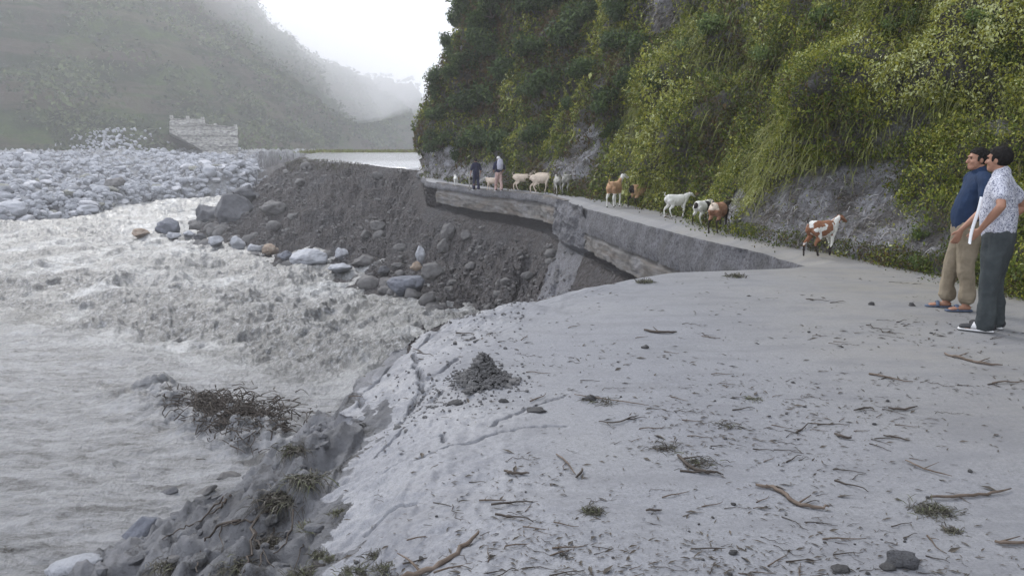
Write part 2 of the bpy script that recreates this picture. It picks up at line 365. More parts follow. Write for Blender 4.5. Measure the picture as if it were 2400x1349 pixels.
def hit(px, py, f=None):
    d = ray(px, py); Yv = np.geomspace(1.5, 400, 4000); X = d[0] / d[1] * Yv; z = CAMZ + d[2] / d[1] * Yv
    f = f or (lambda X, Y: np.where(X > XL(Y), zr(Y), np.maximum(ground(X, Y), zw(Y))))
    k = np.argmax(z < f(X, Y=Yv)); return np.array([X[k], Yv[k], z[k]])
# ---- bank and river bed
def rows(y0, y1, n, p=None): return np.geomspace(y0, y1, n)
u = np.linspace(-.95, .46, 900); Yr = np.concatenate([np.geomspace(1.2, 60, 560), np.geomspace(60.4, 240, 260)])
UU, YY = np.meshgrid(u, Yr); XX = UU * YY; ZZ = ground(XX, YY)
terr = grid_obj('river_bank', np.stack([XX, YY, ZZ], -1), M['soil'])
terr.data.materials.append(M['silt']); terr.data.materials.append(M['gravel']); terr.data.materials.append(M['fill'])
Xc = (XX[:-1, :-1] + XX[1:, 1:]) / 2; Yc = (YY[:-1, :-1] + YY[1:, 1:]) / 2
mi = np.zeros(Xc.shape, np.int32)
jit = fbm(Xc * .8, Yc * .8, oct=3)
mi[(Yc + 1.4 * jit < 19) & (Xc < -1.0)] = 1
fanx = at(1290, 600, 27)[0]
mi[(np.abs((Xc - 1.4) - (Yc - 26) * .28) < .9 + .12 * jit) & (Yc > 17) & (Yc < 31)] = 3
mi[(Xc < XF(Yc)) & (field_d(Xc, Yc) > -2)] = 2
terr.data.polygons.foreach_set('material_index', mi.ravel()); tag(terr, kind='structure')
# ---- river
u = np.linspace(-.95, .02, 760); Yr = np.concatenate([np.geomspace(5, 60, 620), np.geomspace(60.3, 170, 170)])
UU, YY = np.meshgrid(u, Yr); XX = UU * YY
a_ = R(20); fx = XX * math.cos(a_) + YY * math.sin(a_); fy = -XX * math.sin(a_) + YY * math.cos(a_)
calm = np.clip(sstep(17.5, 24, YY + .55 * (XX + 4)), .12, 1)        # smooth sheet of water in the foreground
big = fbm(fx * .22, fy * .16, oct=3)
wv = .48 * big + .19 * (fbm(fx * .55, fy * .5, oct=4, gain=.5, ridge=True) - .9) + .055 * fbm(fx * 2.0, fy * 2.2, oct=4, gain=.6) + .016 * (fbm(fx * 6, fy * 6, oct=3, gain=.7, ridge=True) - .9)
ln = np.array([onwater(350, 925)[:2], onwater(430, 985)[:2], onwater(560, 1020)[:2], onwater(690, 1075)[:2]])
dl, _ = seg_dist(XX, YY, ln)
wv = wv * calm + .35 * np.exp(-(dl / .9) ** 2) * (1 + .8 * fbm(XX * 1.5, YY * 1.5, oct=3))
wv += (.09 * fbm(fx * .5, fy * .9, oct=4) + .035 * (fbm(fx * 1.6, fy * 3.2, oct=4, gain=.6, ridge=True) - .9)) * (1 - calm)
qx, qy = proj(np.stack([XX, YY, zw(YY)], -1))
def el2(cx, cy, rx, ry): return np.exp(-(((qx - cx) / rx) ** 2 + ((qy - cy) / ry) ** 2) ** 1.3)
nz = fbm(XX * .35, YY * .35, oct=4); churn = 1.0 * el2(420, 760, 420, 75) + .9 * el2(140, 665, 130, 32) + .8 * el2(600, 640, 60, 16) + .9 * el2(700, 800, 75, 26) + .9 * el2(250, 870, 150, 40) + .8 * el2(650, 930, 200, 60) + .9 * el2(620, 1010, 130, 60) \
    + .5 * el2(80, 540, 120, 14) + .4 * el2(250, 585, 110, 10) + .4 * el2(350, 545, 160, 12) + .45
churn = np.clip(churn * (.85 + 1.6 * nz), 0, 1); sheet = 1 - calm
riv = grid_obj('river', np.stack([XX, YY, zw(YY) + wv * (1 + .35 * churn)], -1), M['water'], attr={'churn': (churn * (1 - sheet)).ravel(), 'sheet': np.clip(sheet * 1.15, 0, 1).ravel()}); tag(riv, kind='structure')
# ---- road
CB = np.array([(9, -14), (7.6, -4), (7.0, 2), (6.5, 6)] + [tuple(onroad(*p)[:2]) for p in
     [(2385, 692), (2180, 640), (2000, 606), (1800, 568), (1720, 548), (1590, 503), (1470, 478), (1400, 466), (1290, 452), (1180, 440), (1075, 428)]] + [(-6.05, 52.5)])
CBX = np.concatenate([CB, [(-7.3, 58), (-9.0, 70), (-10, 85), (-11, 110), (-13, 170)]])
def XR(Y): return np.interp(Y, CBX[:, 1], CBX[:, 0])
CR = [[(832, 838), (870, 822), (915, 803), (960, 785), (1000, 768), (1022, 755)], [(838, 836), (850, 858)], [(832, 800), (880, 790), (940, 776)],
      [(968, 800), (975, 835), (990, 870), (960, 905), (935, 930)], [(1000, 870), (1040, 860), (1075, 845)], [(975, 905), (1010, 880)],
      [(880, 985), (930, 960), (1000, 935)], [(780, 1060), (900, 1058), (1000, 1050), (1100, 1030), (1190, 1012), (1330, 1000)], [(1035, 1000), (1040, 1020)],
      [(850, 1140), (960, 1135)], [(905, 930), (960, 925), (1040, 905)], [(1150, 1000), (1240, 960), (1320, 930)]]
CW = [.017, .013, .008, .012, .010, .009, .010, .006, .008, .006, .008, .006]
def road_z(X, Y):
    z = zr(Y) + .018 * fbm(X * .5, Y * .5, oct=2)
    e = sstep(1.6, .1, X - XL(Y)) * sstep(11, 8, Y)      # broken, sticky edge towards the river
    z = z + e * (.05 * fbm(X * 2.2, Y * 2.2, oct=5, gain=.6) + .02 * np.abs(fbm(X * 8, Y * 8, oct=3))) - .10 * sstep(.5, -.02, X - XL(Y)) - drop_(Y) * sstep(1.1, -.06, X - XL(Y)) ** 1.5
    z = z + .0025 * fbm(X * 6, Y * 6, oct=3)
    rough_ = np.exp(-(((X + .75) / .8) ** 2 + ((Y - 5.0) / 1.2) ** 2)); z = z + rough_ * (.012 * np.abs(fbm(X * 7, Y * 7, oct=4)) + .006)
    return z
Yr = np.concatenate([np.linspace(-14, 1.9, 12), 1 / np.linspace(1 / 2.0, 1 / 12.2, 560), np.geomspace(12.3, 60, 220), np.geomspace(60.5, 165, 40)])
s_ = np.linspace(0, 1, 820)
YY = np.repeat(Yr[:, None], len(s_), 1); xl = XL(Yr)[:, None] + (.09 * fbm(Yr * 2.6, Yr * 0 + 2, oct=5, gain=.65) * (Yr < 8.5) + .5 * fbm(Yr * .45, Yr * 0 + 8, oct=4, gain=.6) * sstep(49, 56, Yr))[:, None] + .035 * fbm(Yr * 4, Yr * 0, oct=3)[:, None] + .06 * fbm(Yr * .9, Yr * 0 + 5, oct=2)[:, None]
xr = XR(Yr)[:, None] + .6
ext = np.clip((xr - xl), .3, None); XX = xl + ext * s_[None] ; ZZ = road_z(XX, YY)
cr = np.zeros(XX.shape)
for c, wd in zip(CR, CW):
    L = np.array([onroad(*p)[:2] for p in c]); dd, _ = seg_dist(XX + .03 * fbm(XX * 6, YY * 6, oct=3), YY + .03 * fbm(XX * 6 + 9, YY * 6, oct=3), L)
    cr = np.maximum(cr, np.exp(-(dd / wd) ** 2) * min(1, wd / .012))
ZZ = ZZ - .10 * cr
road_P = np.stack([XX, YY, ZZ], -1)
# turned-down rim at the broken edge
rim = []
kn = 0 * Yr; kw = sstep(12., 13., Yr) * sstep(29.5, 28, Yr)
for k, (dx, dz, nx_, nz_, wx_, wz_) in enumerate([(-.05, -.34, -.95, -.72, -.10, -.80), (-.10, -.26, -.66, -.44, -.13, -.55), (-.05, -.12, -.3, -.17, -.05, -.30), (-.01, -.03, -.08, -.04, .0, -.06)]):
    q = road_P[:, 0].copy(); j = fbm(Yr * 5, Yr * 0 + k, oct=3) * .06 + fbm(Yr * 1.6, Yr * 0 + k * .3, oct=3) * .10 * kn
    q[:, 1] += 0
    kk_ = np.where(Yr < 10, .28, 1.); dx, dz = dx * kk_, dz * kk_
    q[:, 0] += dx * (1 - kn - kw) + nx_ * kn + wx_ * kw + j; q[:, 2] += dz * (1 - kn - kw) + nz_ * kn + wz_ * kw + .4 * j
    q[:, 2] = np.where(kn > .3, ground(q[:, 0], Yr) + [-.10, .012, .02, .01][k], q[:, 2]); rim.append(q)
road_P = np.concatenate([np.stack(rim, 1), road_P], 1)
road = grid_obj('road', road_P, M['mud']); tag(road, kind='structure'); road.data.materials.append(M['fill'])
mi = np.zeros((road_P.shape[0] - 1, road_P.shape[1] - 1), np.int32); mi[Yr[:-1] > 11.6, :4] = 1; mi[Yr[:-1] > 59, 4:] = 2; _c = (road_P[:-1, 1:] + road_P[1:, :-1]) / 2; mi[(_c[..., 1] < 8) & (_c[..., 0] - XL(_c[..., 1]) < .10 + .55 * fbm(_c[..., 0] * 3, _c[..., 1] * 3, oct=4))] = 3; road.data.materials.append(M['film']); road.data.materials.append(M['silt']); road.data.polygons.foreach_set('material_index', mi.ravel())
# ================================================================== RETAINING WALLS under the broken road edge
def wall_piece(Y0, Y1, top, bot, thick, seed, label, n=160, mat='concrete', outw=.0):
    Yv = np.linspace(Y0, Y1, n); X = XL(Yv); T = np.stack([np.gradient(X), np.gradient(Yv)], 1); T /= np.linalg.norm(T, axis=1)[:, None]
    N = np.stack([-T[:, 1], T[:, 0]], 1)           # towards the river
    hs = np.linspace(0, 1, 26); prof = []
    zt = zr(Yv) + top(Yv); zb = zr(Yv) + bot(Yv)
    for h in hs:                                    # outer face
        z = zt + (zb - zt) * h; o = outw + .05 * fbm(Yv * .8 + seed, z * 2.5, oct=4) + .045 * fbm(Yv * 4 + seed, z * 6, oct=3) + .06 * (h > .45)
        prof.append(np.stack([X + N[:, 0] * o, Yv + N[:, 1] * o, z], 1))
    for k in (.15, .5, 1.):                         # underside
        z = zb + .03 * fbm(Yv * 3, Yv * 0 + k * 4 + seed, oct=2); o = outw - thick * k; prof.append(np.stack([X + N[:, 0] * o, Yv + N[:, 1] * o, z], 1))
    o = outw - thick; prof.append(np.stack([X + N[:, 0] * o, Yv + N[:, 1] * o, zt], 1)); prof.append(prof[0].copy())
    P = np.stack(prof, 1); m_ = P.shape[1]; F = grid_faces(n, m_)[:, ::-1]
    V = P.reshape(-1, 3); caps = []
    for row in (0, n - 1):
        c = V[row * m_:(row + 1) * m_].mean(0); V = np.concatenate([V, [c]]); ci = len(V) - 1
        for j in range(m_ - 1):
            q = [row * m_ + j, row * m_ + j + 1, ci, ci]; caps.append(q if row else [q[1], q[0], ci, ci])
    S = Soup(); S.add(V, np.concatenate([F, np.array(caps)])); o = S.build('retaining_wall', M[mat]); tag(o, label, 'retaining wall', 'broken lengths of retaining wall under the road edge'); return o
wall_piece(11.9, 27.6, lambda y: -.58 + .08 * fbm(y * .7, y * 0, oct=3), lambda y: -1.62 + .012 * (y - 12) + .04 * fbm(y * 1.3, y * 0, oct=3), .5, 3,
           'long near length of wet grey-brown retaining wall, undermined below the road edge where the goats walk')
wall_piece(30.2, 47.2, lambda y: -.05 + 0 * y, lambda y: -1.22 - .006 * (y - 36) + .04 * fbm(y * 1.1, y * 0 + 3, oct=3), .45, 11,
           'far length of grey concrete retaining wall jutting out over the hollowed bank below the two walkers')
# soil plug between the two lengths
Yv = np.linspace(26.0, 31.8, 80); h = np.linspace(0, 1, 40); YYp, HH = np.meshgrid(Yv, h, indexing='ij'); Xp = XL(YYp)
bul = np.sin(np.pi * (YYp - 26.0) / 5.8) ; out = .07 + .22 * bul * (.35 + HH) + .16 * fbm(YYp * 1.5, HH * 3, oct=4)
Pp = np.stack([Xp - out * .95, YYp - out * .3, zr(YYp) - .05 - 1.45 * HH + .05 * fbm(YYp * 4, HH * 5, oct=3)], -1)
o = grid_obj('soil_plug', Pp, M['fill'], flip=True); o.name = 'earth_lump'; tag(o, 'hump of grey earth filling the gap between the two lengths of retaining wall', 'earth lump')
# ================================================================== CLIFF
CL = np.concatenate([CB, [(-6.3, 56), (-5.9, 60), (-4, 66), (-1, 74), (6, 86), (20, 100)]])
dl_ = np.r_[0, np.cumsum(np.hypot(*np.diff(CL, axis=0).T))]
def smooth(a, k=9):
    ker = np.ones(k) / k; return np.convolve(np.pad(a, k // 2, mode='edge'), ker, 'valid')
nS = 640; sv = np.concatenate([np.linspace(0, 18, 60, endpoint=False), np.geomspace(18, dl_[-1] - 1, nS - 60)]); bx = smooth(np.interp(sv, dl_, CL[:, 0])); by = smooth(np.interp(sv, dl_, CL[:, 1]))
tx, ty = np.gradient(smooth(bx, 61)), np.gradient(smooth(by, 61)); l_ = np.hypot(tx, ty); nx, ny = ty / l_, -tx / l_     # away from the road
hv = np.concatenate([np.linspace(-.3, 6, 130, endpoint=False), np.geomspace(6, 42, 190)])
S2, H2 = np.meshgrid(np.arange(nS), hv, indexing='ij')
Sm = sv[S2]
def lean(h, Y): 
    a = np.interp(Y, [0, 12, 30, 50], [.62, .62, .5, .30]); return a * h + .004 * np.maximum(0, h - 10) ** 2
LN = lean(np.maximum(H2, 0), by[S2])
px_, py_ = bx[S2] + nx[S2] * LN, by[S2] + ny[S2] * LN
am = sstep(-.1, 2.2, H2)
dsp = am * (1.5 * fbm(px_ * .16, py_ * .16, H2 * .16, oct=3) + .45 * fbm(px_ * .6 + 5, py_ * .6, H2 * .6, oct=4)) + (.2 + .8 * am) * .12 * fbm(px_ * 2.2, py_ * 2.2, H2 * 2.2, oct=4) \
      + am * .35 * (fbm(px_ * .5, py_ * .5, H2 * .2, oct=3, ridge=True) - .9) \
      + am * .8 * sstep(48, 36, py_) * fbm((py_ + .9 * H2) * .42 + 3, (py_ - H2) * .10, px_ * .1, oct=3)
cx, cy = px_ - nx[S2] * dsp, py_ - ny[S2] * dsp
cz = H2 + zr(by)[S2]
CLP = np.stack([cx, cy, cz], -1)
def ell(x, y, cx, cy, rx, ry, rot=0.):
    c, s = math.cos(rot), math.sin(rot); dx, dy = x - cx, y - cy; a, b = (dx * c + dy * s) / rx, (-dx * s + dy * c) / ry; return np.exp(-(a * a + b * b) ** 1.5)
def rockmask(x, y):   # where the cliff is bare
    m = .55 * ell(x, y, 1378, 330, 42, 70) + ell(x, y, 1560, 30, 45, 60) + ell(x, y, 1940, 470, 120, 60, -.3) + 1.0 * ell(x, y, 1850, 520, 150, 72, -.5) + ell(x, y, 2010, 535, 150, 75, .0) \
        + .95 * ell(x, y, 2120, 305, 90, 28, -.6) + ell(x, y, 1725, 480, 14, 50, .5) + ell(x, y, 2180, 585, 60, 22, -.5) + ell(x, y, 2330, 300, 40, 18, 0) + ell(x, y, 1030, 385, 45, 50) \
        + .8 * ell(x, y, 1130, 410, 60, 32) + .7 * ell(x, y, 1330, 395, 60, 30) + .8 * ell(x, y, 1750, 575, 90, 30, .2) + .5 * ell(x, y, 2050, 420, 90, 40, -.5)
    return np.clip(m, 0, 1)
_x, _y = proj(CLP); bare = np.where(CLP[..., 1] > 2, rockmask(_x, _y), 0)
cliff = grid_obj('cliff', CLP, M['cliff'], flip=False, attr={'bare': bare.ravel()}); tag(cliff, kind='structure')
# ================================================================== FAR HILLS
def loft_hill(name, base, ridge, n, m, amp, pw=1., seed=0.):
    base = np.array([at(x, y, Y) for x, y, Y in base]); ridge = np.array([at(x, y, Y) for x, y, Y in ridge])
    def res(L, n):
        t = np.linspace(0, 1, len(L)); tt = np.linspace(0, 1, n); return np.stack([np.interp(tt, t, L[:, k]) for k in range(3)], 1)
    A, B = res(base, n), res(ridge, n); t = np.linspace(0, 1, m)[None, :, None]
    P = A[:, None] * (1 - t) + B[:, None] * t
    d = (B - A); nn = np.cross(d, np.gradient(A, axis=0)); nn /= np.linalg.norm(nn, axis=1)[:, None]
    f = fbm(P[..., 0] * .018 + seed, P[..., 1] * .018, P[..., 2] * .018, oct=5, gain=.55) * amp + fbm(P[..., 0] * .15 + seed, P[..., 1] * .15, P[..., 2] * .15, oct=4, gain=.6) * amp * .13
    f = f * sstep(0, .12, t[..., 0]) ; P = P + nn[:, None] * f[..., None] * (1 if nn[:, 1].mean() < 0 else -1)
    # back side falls away
    bk = P[:, -1:] + np.array([0, 60, -40.]) ; P = np.concatenate([P, bk], 1)
    o = grid_obj(name, P, M['hill']); tag(o, kind='structure'); return P
HILL = loft_hill('hillside', [(-900, 372, 120), (-300, 370, 150), (0, 372, 165), (200, 374, 172), (400, 384, 178), (570, 388, 186), (700, 372, 230), (850, 352, 310), (1010, 345, 420)],
    [(-1500, -500, 230), (-700, -450, 280), (-300, -420, 290), (150, -330, 310), (560, -40, 330), (655, 52, 350), (760, 120, 370), (868, 205, 400), (1060, 345, 450)], 420, 320, 9)
FAR = loft_hill('far_ridge', [(640, 372, 460), (800, 366, 500), (950, 362, 540), (1100, 362, 580), (1300, 365, 600)],
    [(660, 190, 560), (780, 175, 590), (840, 197, 610), (905, 182, 620), (965, 196, 640), (1000, 232, 640), (1060, 262, 650), (1150, 280, 680)], 160, 90, 10, seed=9.)
# valley floor under everything
S = Soup(); xs = np.linspace(-420, 420, 3); ys = np.array([-40, 120., 760.]); GX, GY = np.meshgrid(xs, ys)
S.add(np.stack([GX, GY, GX * 0 - 7.5], -1).reshape(-1, 3), grid_faces(3, 3)); tag(S.build('ground', M['gravel']), kind='structure')
# gravel flat between the bank and the hills, seen beyond the bank's top
# ================================================================== ROCKS
import bmesh
def ico(sub):
    bm = bmesh.new(); bmesh.ops.create_icosphere(bm, subdivisions=sub, radius=1.0)
    V = np.array([v.co[:] for v in bm.verts]); F = np.array([[v.index for v in f.verts] for f in bm.faces]); bm.free(); return V, F
ICO = {k: ico(k) for k in (1, 2, 3, 4, 5)}
def rock_vf(seed, sub=3, ang=.5, sq=(1, .8, .65), rough=.12):
    V, F = ICO[sub]; V = V.copy(); r = np.random.default_rng(seed)
    for _ in range(int(4 + 10 * ang)):               # planar breaks
        n = r.normal(size=3); n /= np.linalg.norm(n); d = r.uniform(.62, .92) if ang > .3 else r.uniform(.8, .97)
        s = V @ n; V = V - np.maximum(0, s - d)[:, None] * n[None] * .92
    o = seed * 3.7
    V = V * (1 + rough * fbm(V[:, 0] * 1.3 + o, V[:, 1] * 1.3, V[:, 2] * 1.3, oct=3) + rough * .35 * fbm(V[:, 0] * 5 + o, V[:, 1] * 5, V[:, 2] * 5, oct=3))[:, None]
    return V * np.array(sq), F
def rock_mesh(name, seed, sub, ang, sq, mat, rough=.12):
    V, F = rock_vf(seed, sub, ang, sq, rough); me = raw_mesh(name, V, F); me.materials.append(mat); return me
def rand_rot(n, r=rng): return r.uniform(-.5, .5, n), r.uniform(-.5, .5, n), r.uniform(0, 6.28, n)
def rotm(a, b, c):
    return np.array(Matrix.Rotation(c, 3, 'Z') @ Matrix.Rotation(b, 3, 'Y') @ Matrix.Rotation(a, 3, 'X'))
PR = {}
for k in range(5):
    PR['pale', k] = rock_mesh('boulder', 10 + k, 3, .25 + .15 * (k % 3), (1, .8, .62 + .08 * (k % 2)), M['rock_pale'])
    PR['far', k] = rock_mesh('boulder', 110 + k, 3, .6 + .15 * (k % 3), (1, .75, .55 + .12 * (k % 2)), M[['rock_field', 'rf2', 'rf3', 'rock_field', 'rf4'][k]], .22)
    PR['soil', k] = rock_mesh('boulder', 30 + k, 3, .3 + .1 * (k % 3), (1, .85, .7), M['rock_soil'])
# named boulders of the bank: (px, py of the centre, width px, aspect h/w, material, angularity, depth Y or None, label)
NB = [
 (725, 606, 92, .52, 'rock_pale', .15, None, 'large smooth pale grey boulder at the water edge, biggest of its row'),
 (952, 667, 92, .66, 'rock_blue', .45, None, 'big blue-grey boulder at the water edge with a tan stone on top'),
 (633, 584, 40, .75, 'rock_tan', .2, None, 'orange-tan boulder at the foot of the bank beside the smooth pale boulder'),
 (668, 600, 40, .7, 'rock_blue', .3, None, 'small bluish boulder wedged between the orange one and the large pale one'),
 (596, 583, 34, .7, 'rock_pale', .3, None, 'grey-green boulder left of the orange one at the bank foot'),
 (557, 569, 40, .85, 'rock_pale', .5, None, 'pale upright boulder at the bank foot below the dark outcrop'),
 (800, 596, 34, 1.0, 'rock_pale', .4, None, 'squarish light grey boulder stacked at the bank foot right of the large pale one'),
 (770, 596, 28, .8, 'rock_soil', .4, None, 'soil-coated boulder just behind the large pale boulder'),
 (798, 628, 60, .42, 'rock_pale', .2, None, 'low flat pale boulder half sunk in the river right of the large pale one'),
 (853, 612, 56, .6, 'rock_soil', .4, None, 'grey soil-streaked slab of rock leaning on the bank foot'),
 (898, 636, 36, .8, 'rock_dark', .6, None, 'dark angular rock behind the big blue-grey boulder'),
 (930, 623, 34, .5, 'rock_soil', .4, None, 'flat brown rock lying above the dark angular one'),
 (975, 625, 30, .9, 'rock_tan', .6, 34.5, 'pale tan stone sitting on the big blue-grey boulder'),
 (985, 596, 26, 1.7, 'rock_pale', .6, 36.5, 'thin upright pale slab standing behind the blue-grey boulder'),
 (1015, 636, 60, .8, 'rock_soil', .6, 33.5, 'brown block of rock stuck in the slope right of the blue-grey boulder'),
 (1052, 545, 40, 1.2, 'rock_soil', .3, None, 'rounded rock embedded in the bank under the far wall'),
 (1040, 578, 34, 1.2, 'rock_soil', .3, None, 'rounded rock embedded low in the bank under the far wall'),
 (884, 530, 40, .75, 'rock_soil', .3, None, 'grey rock embedded half way up the eroded bank'),
 (640, 487, 66, .55, 'rock_soil', .2, None, 'wide smooth rock embedded in the left part of the eroded bank'),
 (545, 500, 100, .95, 'rock_dark', .7, 62., 'massive dark angular outcrop block at the left end of the bank'),
 (492, 510, 66, 1.0, 'rock_dark', .6, 67., 'dark reddish rock block jutting into the river at the bank tip'),
 (575, 455, 60, .8, 'rock_dark', .6, 66., 'dark block on the shoulder of the bank above the outcrop'),
 (505, 566, 40, .7, 'rock_pale', .5, None, 'pale boulder below the dark outcrop, in the wet rubble'),
 (470, 556, 30, .7, 'rock_dark', .5, None, 'small dark boulder in the shallows beyond the bank tip'),
 (396, 533, 56, .8, 'rock_blue', .5, None, 'blue-grey boulder standing alone in the river'),
 (327, 547, 44, .6, 'rock_tan', .3, None, 'orange stained boulder in the river beside the lone blue-grey one'),
 (408, 552, 34, .55, 'rock_pale', .4, None, 'low pale boulder in the river below the lone blue-grey one'),
 (445, 548, 30, .6, 'rock_pale', .4, None, 'pale stone in the river between the lone boulder and the bank'),
 (30, 492, 74, .62, 'rock_pale', .2, None, 'very large rounded boulder on the far shore at the picture edge'),
 (207, 492, 54, .5, 'rock_pale', .2, None, 'broad low pale boulder on the far shore, half in the water'),
 (270, 430, 50, .65, 'rock_soil', .3, None, 'rounded greenish boulder in the middle of the far boulder field'),
 (408, 377, 50, .6, 'rock_field', .6, 160., 'tilted slab boulder at the foot of the stone retaining wall across the river'),
 (580, 438, 34, .55, 'rock_pale', .4, 96., 'white boulder showing just past the shoulder of the bank'),
]
def wsurf(X, Y): return np.where(X > XL(Y), zr(Y), np.maximum(ground(X, Y), zw(Y)))
for i, (px, py, wd, asp, mt, ang, Yd, lab) in enumerate(NB):
    hp = wd * asp
    b = at(px, py + hp * .42, Yd) if Yd else hit(px, py + hp * .42)
    b = b + np.array([0, wd * .25 * b[1] / FPX, 0])
    r = wd / 2 * b[1] / FPX; c = at(px, py, b[1]); rr = rng.uniform(-.3, .3)
    me = rock_mesh('boulder', 200 + i, 5 if wd > 80 else 4, ang + (.22 if wd < 80 else 0), (1, .85, 1), M[mt], .22 if wd < 80 else .11)
    me.transform(Matrix.Rotation(rr, 4, 'Y')); V = np.array([v.co[:] for v in me.vertices]); e = np.abs(V).max(0)
    o = link('boulder', me); o.location = c; o.scale = (r / e[0], r * .95 / e[1], r * asp / e[2])
    tag(o, lab, 'boulder')
# boulder field across the river
def scatter_field(n, seed, fmax=68):
    r = np.random.default_rng(seed); out = []
    while len(out) < n:
        px = r.uniform(-60, 640); u = (px - 1200) / 1775.; fd = r.uniform(-1.0, fmax) if r.random() < .8 else r.uniform(-2.5, 6)
        Y = np.interp(u, SH[:, 0], SH[:, 1]) + fd
        if px > 560 and fd > 25 and r.random() < .7: continue
        out.append((u * Y, Y))
    return np.array(out)
XYf = scatter_field(5600, 5); Z = ground(XYf[:, 0], XYf[:, 1])
size = np.exp(rng.normal(-1.0, .5, len(XYf))); size = np.clip(size * .9, .13, 1.9)
vis = size / XYf[:, 1]; order = np.argsort(-vis)
g = 'pale boulders strewn over the flat across the river'
labs = ['pale grey boulder lying in the rubble flat across the river']
for j, k in enumerate(order[:285]):
    me = PR['far', j % 5]; o = link('boulder', me)
    o.location = (XYf[k, 0], XYf[k, 1], Z[k] + size[k] * .22); a, b, c = rng.uniform(-.4, .4), rng.uniform(-.4, .4), rng.uniform(0, 6.28)
    o.rotation_euler = (a, b, c); o.scale = (size[k], size[k], size[k] * .8); tag(o, labs[0], 'boulder', g)
def rock_soup(P, size, subs, seed, mat, name, label, cat, nproto=8, ang=.5, sink=.25):
    pr = [rock_vf(seed + q, subs, ang, (1, .85, .7)) for q in range(nproto)]; Vs, Fs, n = [], [], 0
    for k in range(len(P)):
        V, F = pr[k % nproto]; V = (V * size[k]) @ rotm(*[rng.uniform(-.6, .6), rng.uniform(-.6, .6), rng.uniform(0, 6.3)]).T + P[k] + [0, 0, size[k] * sink]
        Vs.append(V); Fs.append(F + n); n += len(V)
    o = link(name, raw_mesh(name, np.concatenate(Vs), np.concatenate(Fs), False), mat); tag(o, label, cat, kind='stuff'); return o
k = order[285:]
rock_soup(np.stack([XYf[k, 0], XYf[k, 1], Z[k]], 1), size[k], 2, 300, M['rock_field'], 'rubble', 'smaller pale stones covering the flat across the river', 'rubble')
# white landslide blocks at the foot of the hillside
Pq = []; r = np.random.default_rng(9)
for _ in range(420):
    px, py = r.normal(250, 60), r.uniform(300, 372); px += (py - 340) * .8
    t = (372 - py) / 60; Pq.append(at(px, py, 166 + 14 * t))
rock_soup(np.array(Pq), r.uniform(.15, .55, 420), 2, 320, M['rock_field'], 'rockfall', 'pale rockfall debris at the foot of the far hillside', 'rockfall')
# stones on the near eroded bank
r = np.random.default_rng(12); Ps = []; sz = []
while len(Ps) < 3000:
    Y = r.uniform(16, 72); t = r.uniform(0, 1) ** .8; X = XL(Y) + (XF(Y) - XL(Y)) * (t * 1.03)
    if Y < 26 and r.random() < .5: continue
    Ps.append((X, Y)); s = np.exp(r.normal(-2.35, .5)) * (1 + .9 * (t > .82)) * np.interp(Y, [16, 40, 70], [.6, 1, 1.5]); sz.append(min(s, .7))
Ps = np.array(Ps); sz = np.array(sz); Zs = ground(Ps[:, 0], Ps[:, 1]); od = np.argsort(-sz / Ps[:, 1])
for j, k in enumerate(od[:150]):
    o = link('stone', PR['soil', j % 5]); o.location = (Ps[k, 0], Ps[k, 1], Zs[k] + sz[k] * .15); o.rotation_euler = (r.uniform(-.5, .5), r.uniform(-.5, .5), r.uniform(0, 6.3))
    o.scale = (sz[k],) * 3; tag(o, 'grey stone bedded in the eroded bank below the broken road', 'stone', 'stones bedded in the eroded bank')
k = od[150:]; rock_soup(np.stack([Ps[k, 0], Ps[k, 1], Zs[k]], 1), sz[k] * .75, 1, 340, M['rock_soil'], 'bank_gravel', 'coarse gravel sticking out of the eroded bank', 'gravel', sink=.1)
# ================================================================== STONE WALL ACROSS THE RIVER
def prism(outline, depth_back):
    S = Soup(); A = np.array(outline); n = len(A); B = A + np.array([0, depth_back, 0]); V = np.concatenate([A, B])
    ctr = len(V); V = np.concatenate([V, [A.mean(0)]])
    F = [[(j + 1) % n, j, j + n, (j + 1) % n + n] for j in range(n)]; S.add(V, F); return S, A
sw = empty('stone_wall', at(480, 385, 168)); b0 = np.array(sw.location)
tag(sw, 'tall pale rough stone wall at the foot of the hillside across the river, with stub posts on top', 'stone wall')
def subdiv_face(poly_px, Yd, back, mat, name, parent):
    # a block with a bumpy front: grid clipped between left/right outline per row
    P = np.array(poly_px, float); ys = np.linspace(P[:, 1].min(), P[:, 1].max(), 60); rowsP = []
    for y in ys:
        xs_ = []
        for a, b in zip(P, np.roll(P, -1, 0)):
            if (a[1] - y) * (b[1] - y) <= 0 and a[1] != b[1]: xs_.append(a[0] + (y - a[1]) / (b[1] - a[1]) * (b[0] - a[0]))
        lo, hi = min(xs_), max(xs_); xx = np.linspace(lo, hi, 50)
        rowsP.append([at(x, y, Yd) for x in xx])
    G = np.array(rowsP); G[..., 1] += .35 * fbm(G[..., 0] * .8, G[..., 2] * 1.2, oct=4) + .25 * (np.round(G[..., 2] / 1.1) % 2)
    kk = (Yd + back) / Yd; L = G[:, :1] * [kk, 1, 1] + [0, back, 0]; Rr = G[:, -1:] * [kk, 1, 1] + [0, back, 0]; G = np.concatenate([L, G, Rr], 1)
    top = G[:1] + [0, 0, 0]; top = G[:1] * [kk, 1, 1]; top[..., 0] = np.where(np.arange(G.shape[1])[None] % (G.shape[1] - 1) == 0, G[:1, :, 0], top[..., 0]); top[..., 1] = Yd + back; G = np.concatenate([top, G], 0)
    o = grid_obj(name, G - b0, mat, smooth=False); o.parent = parent; return o
subdiv_face([(398, 277), (479, 279), (482, 291), (556, 297), (560, 392), (486, 392), (470, 350), (396, 308)], 168, 28, M['masonry'], 'wall_face', sw)
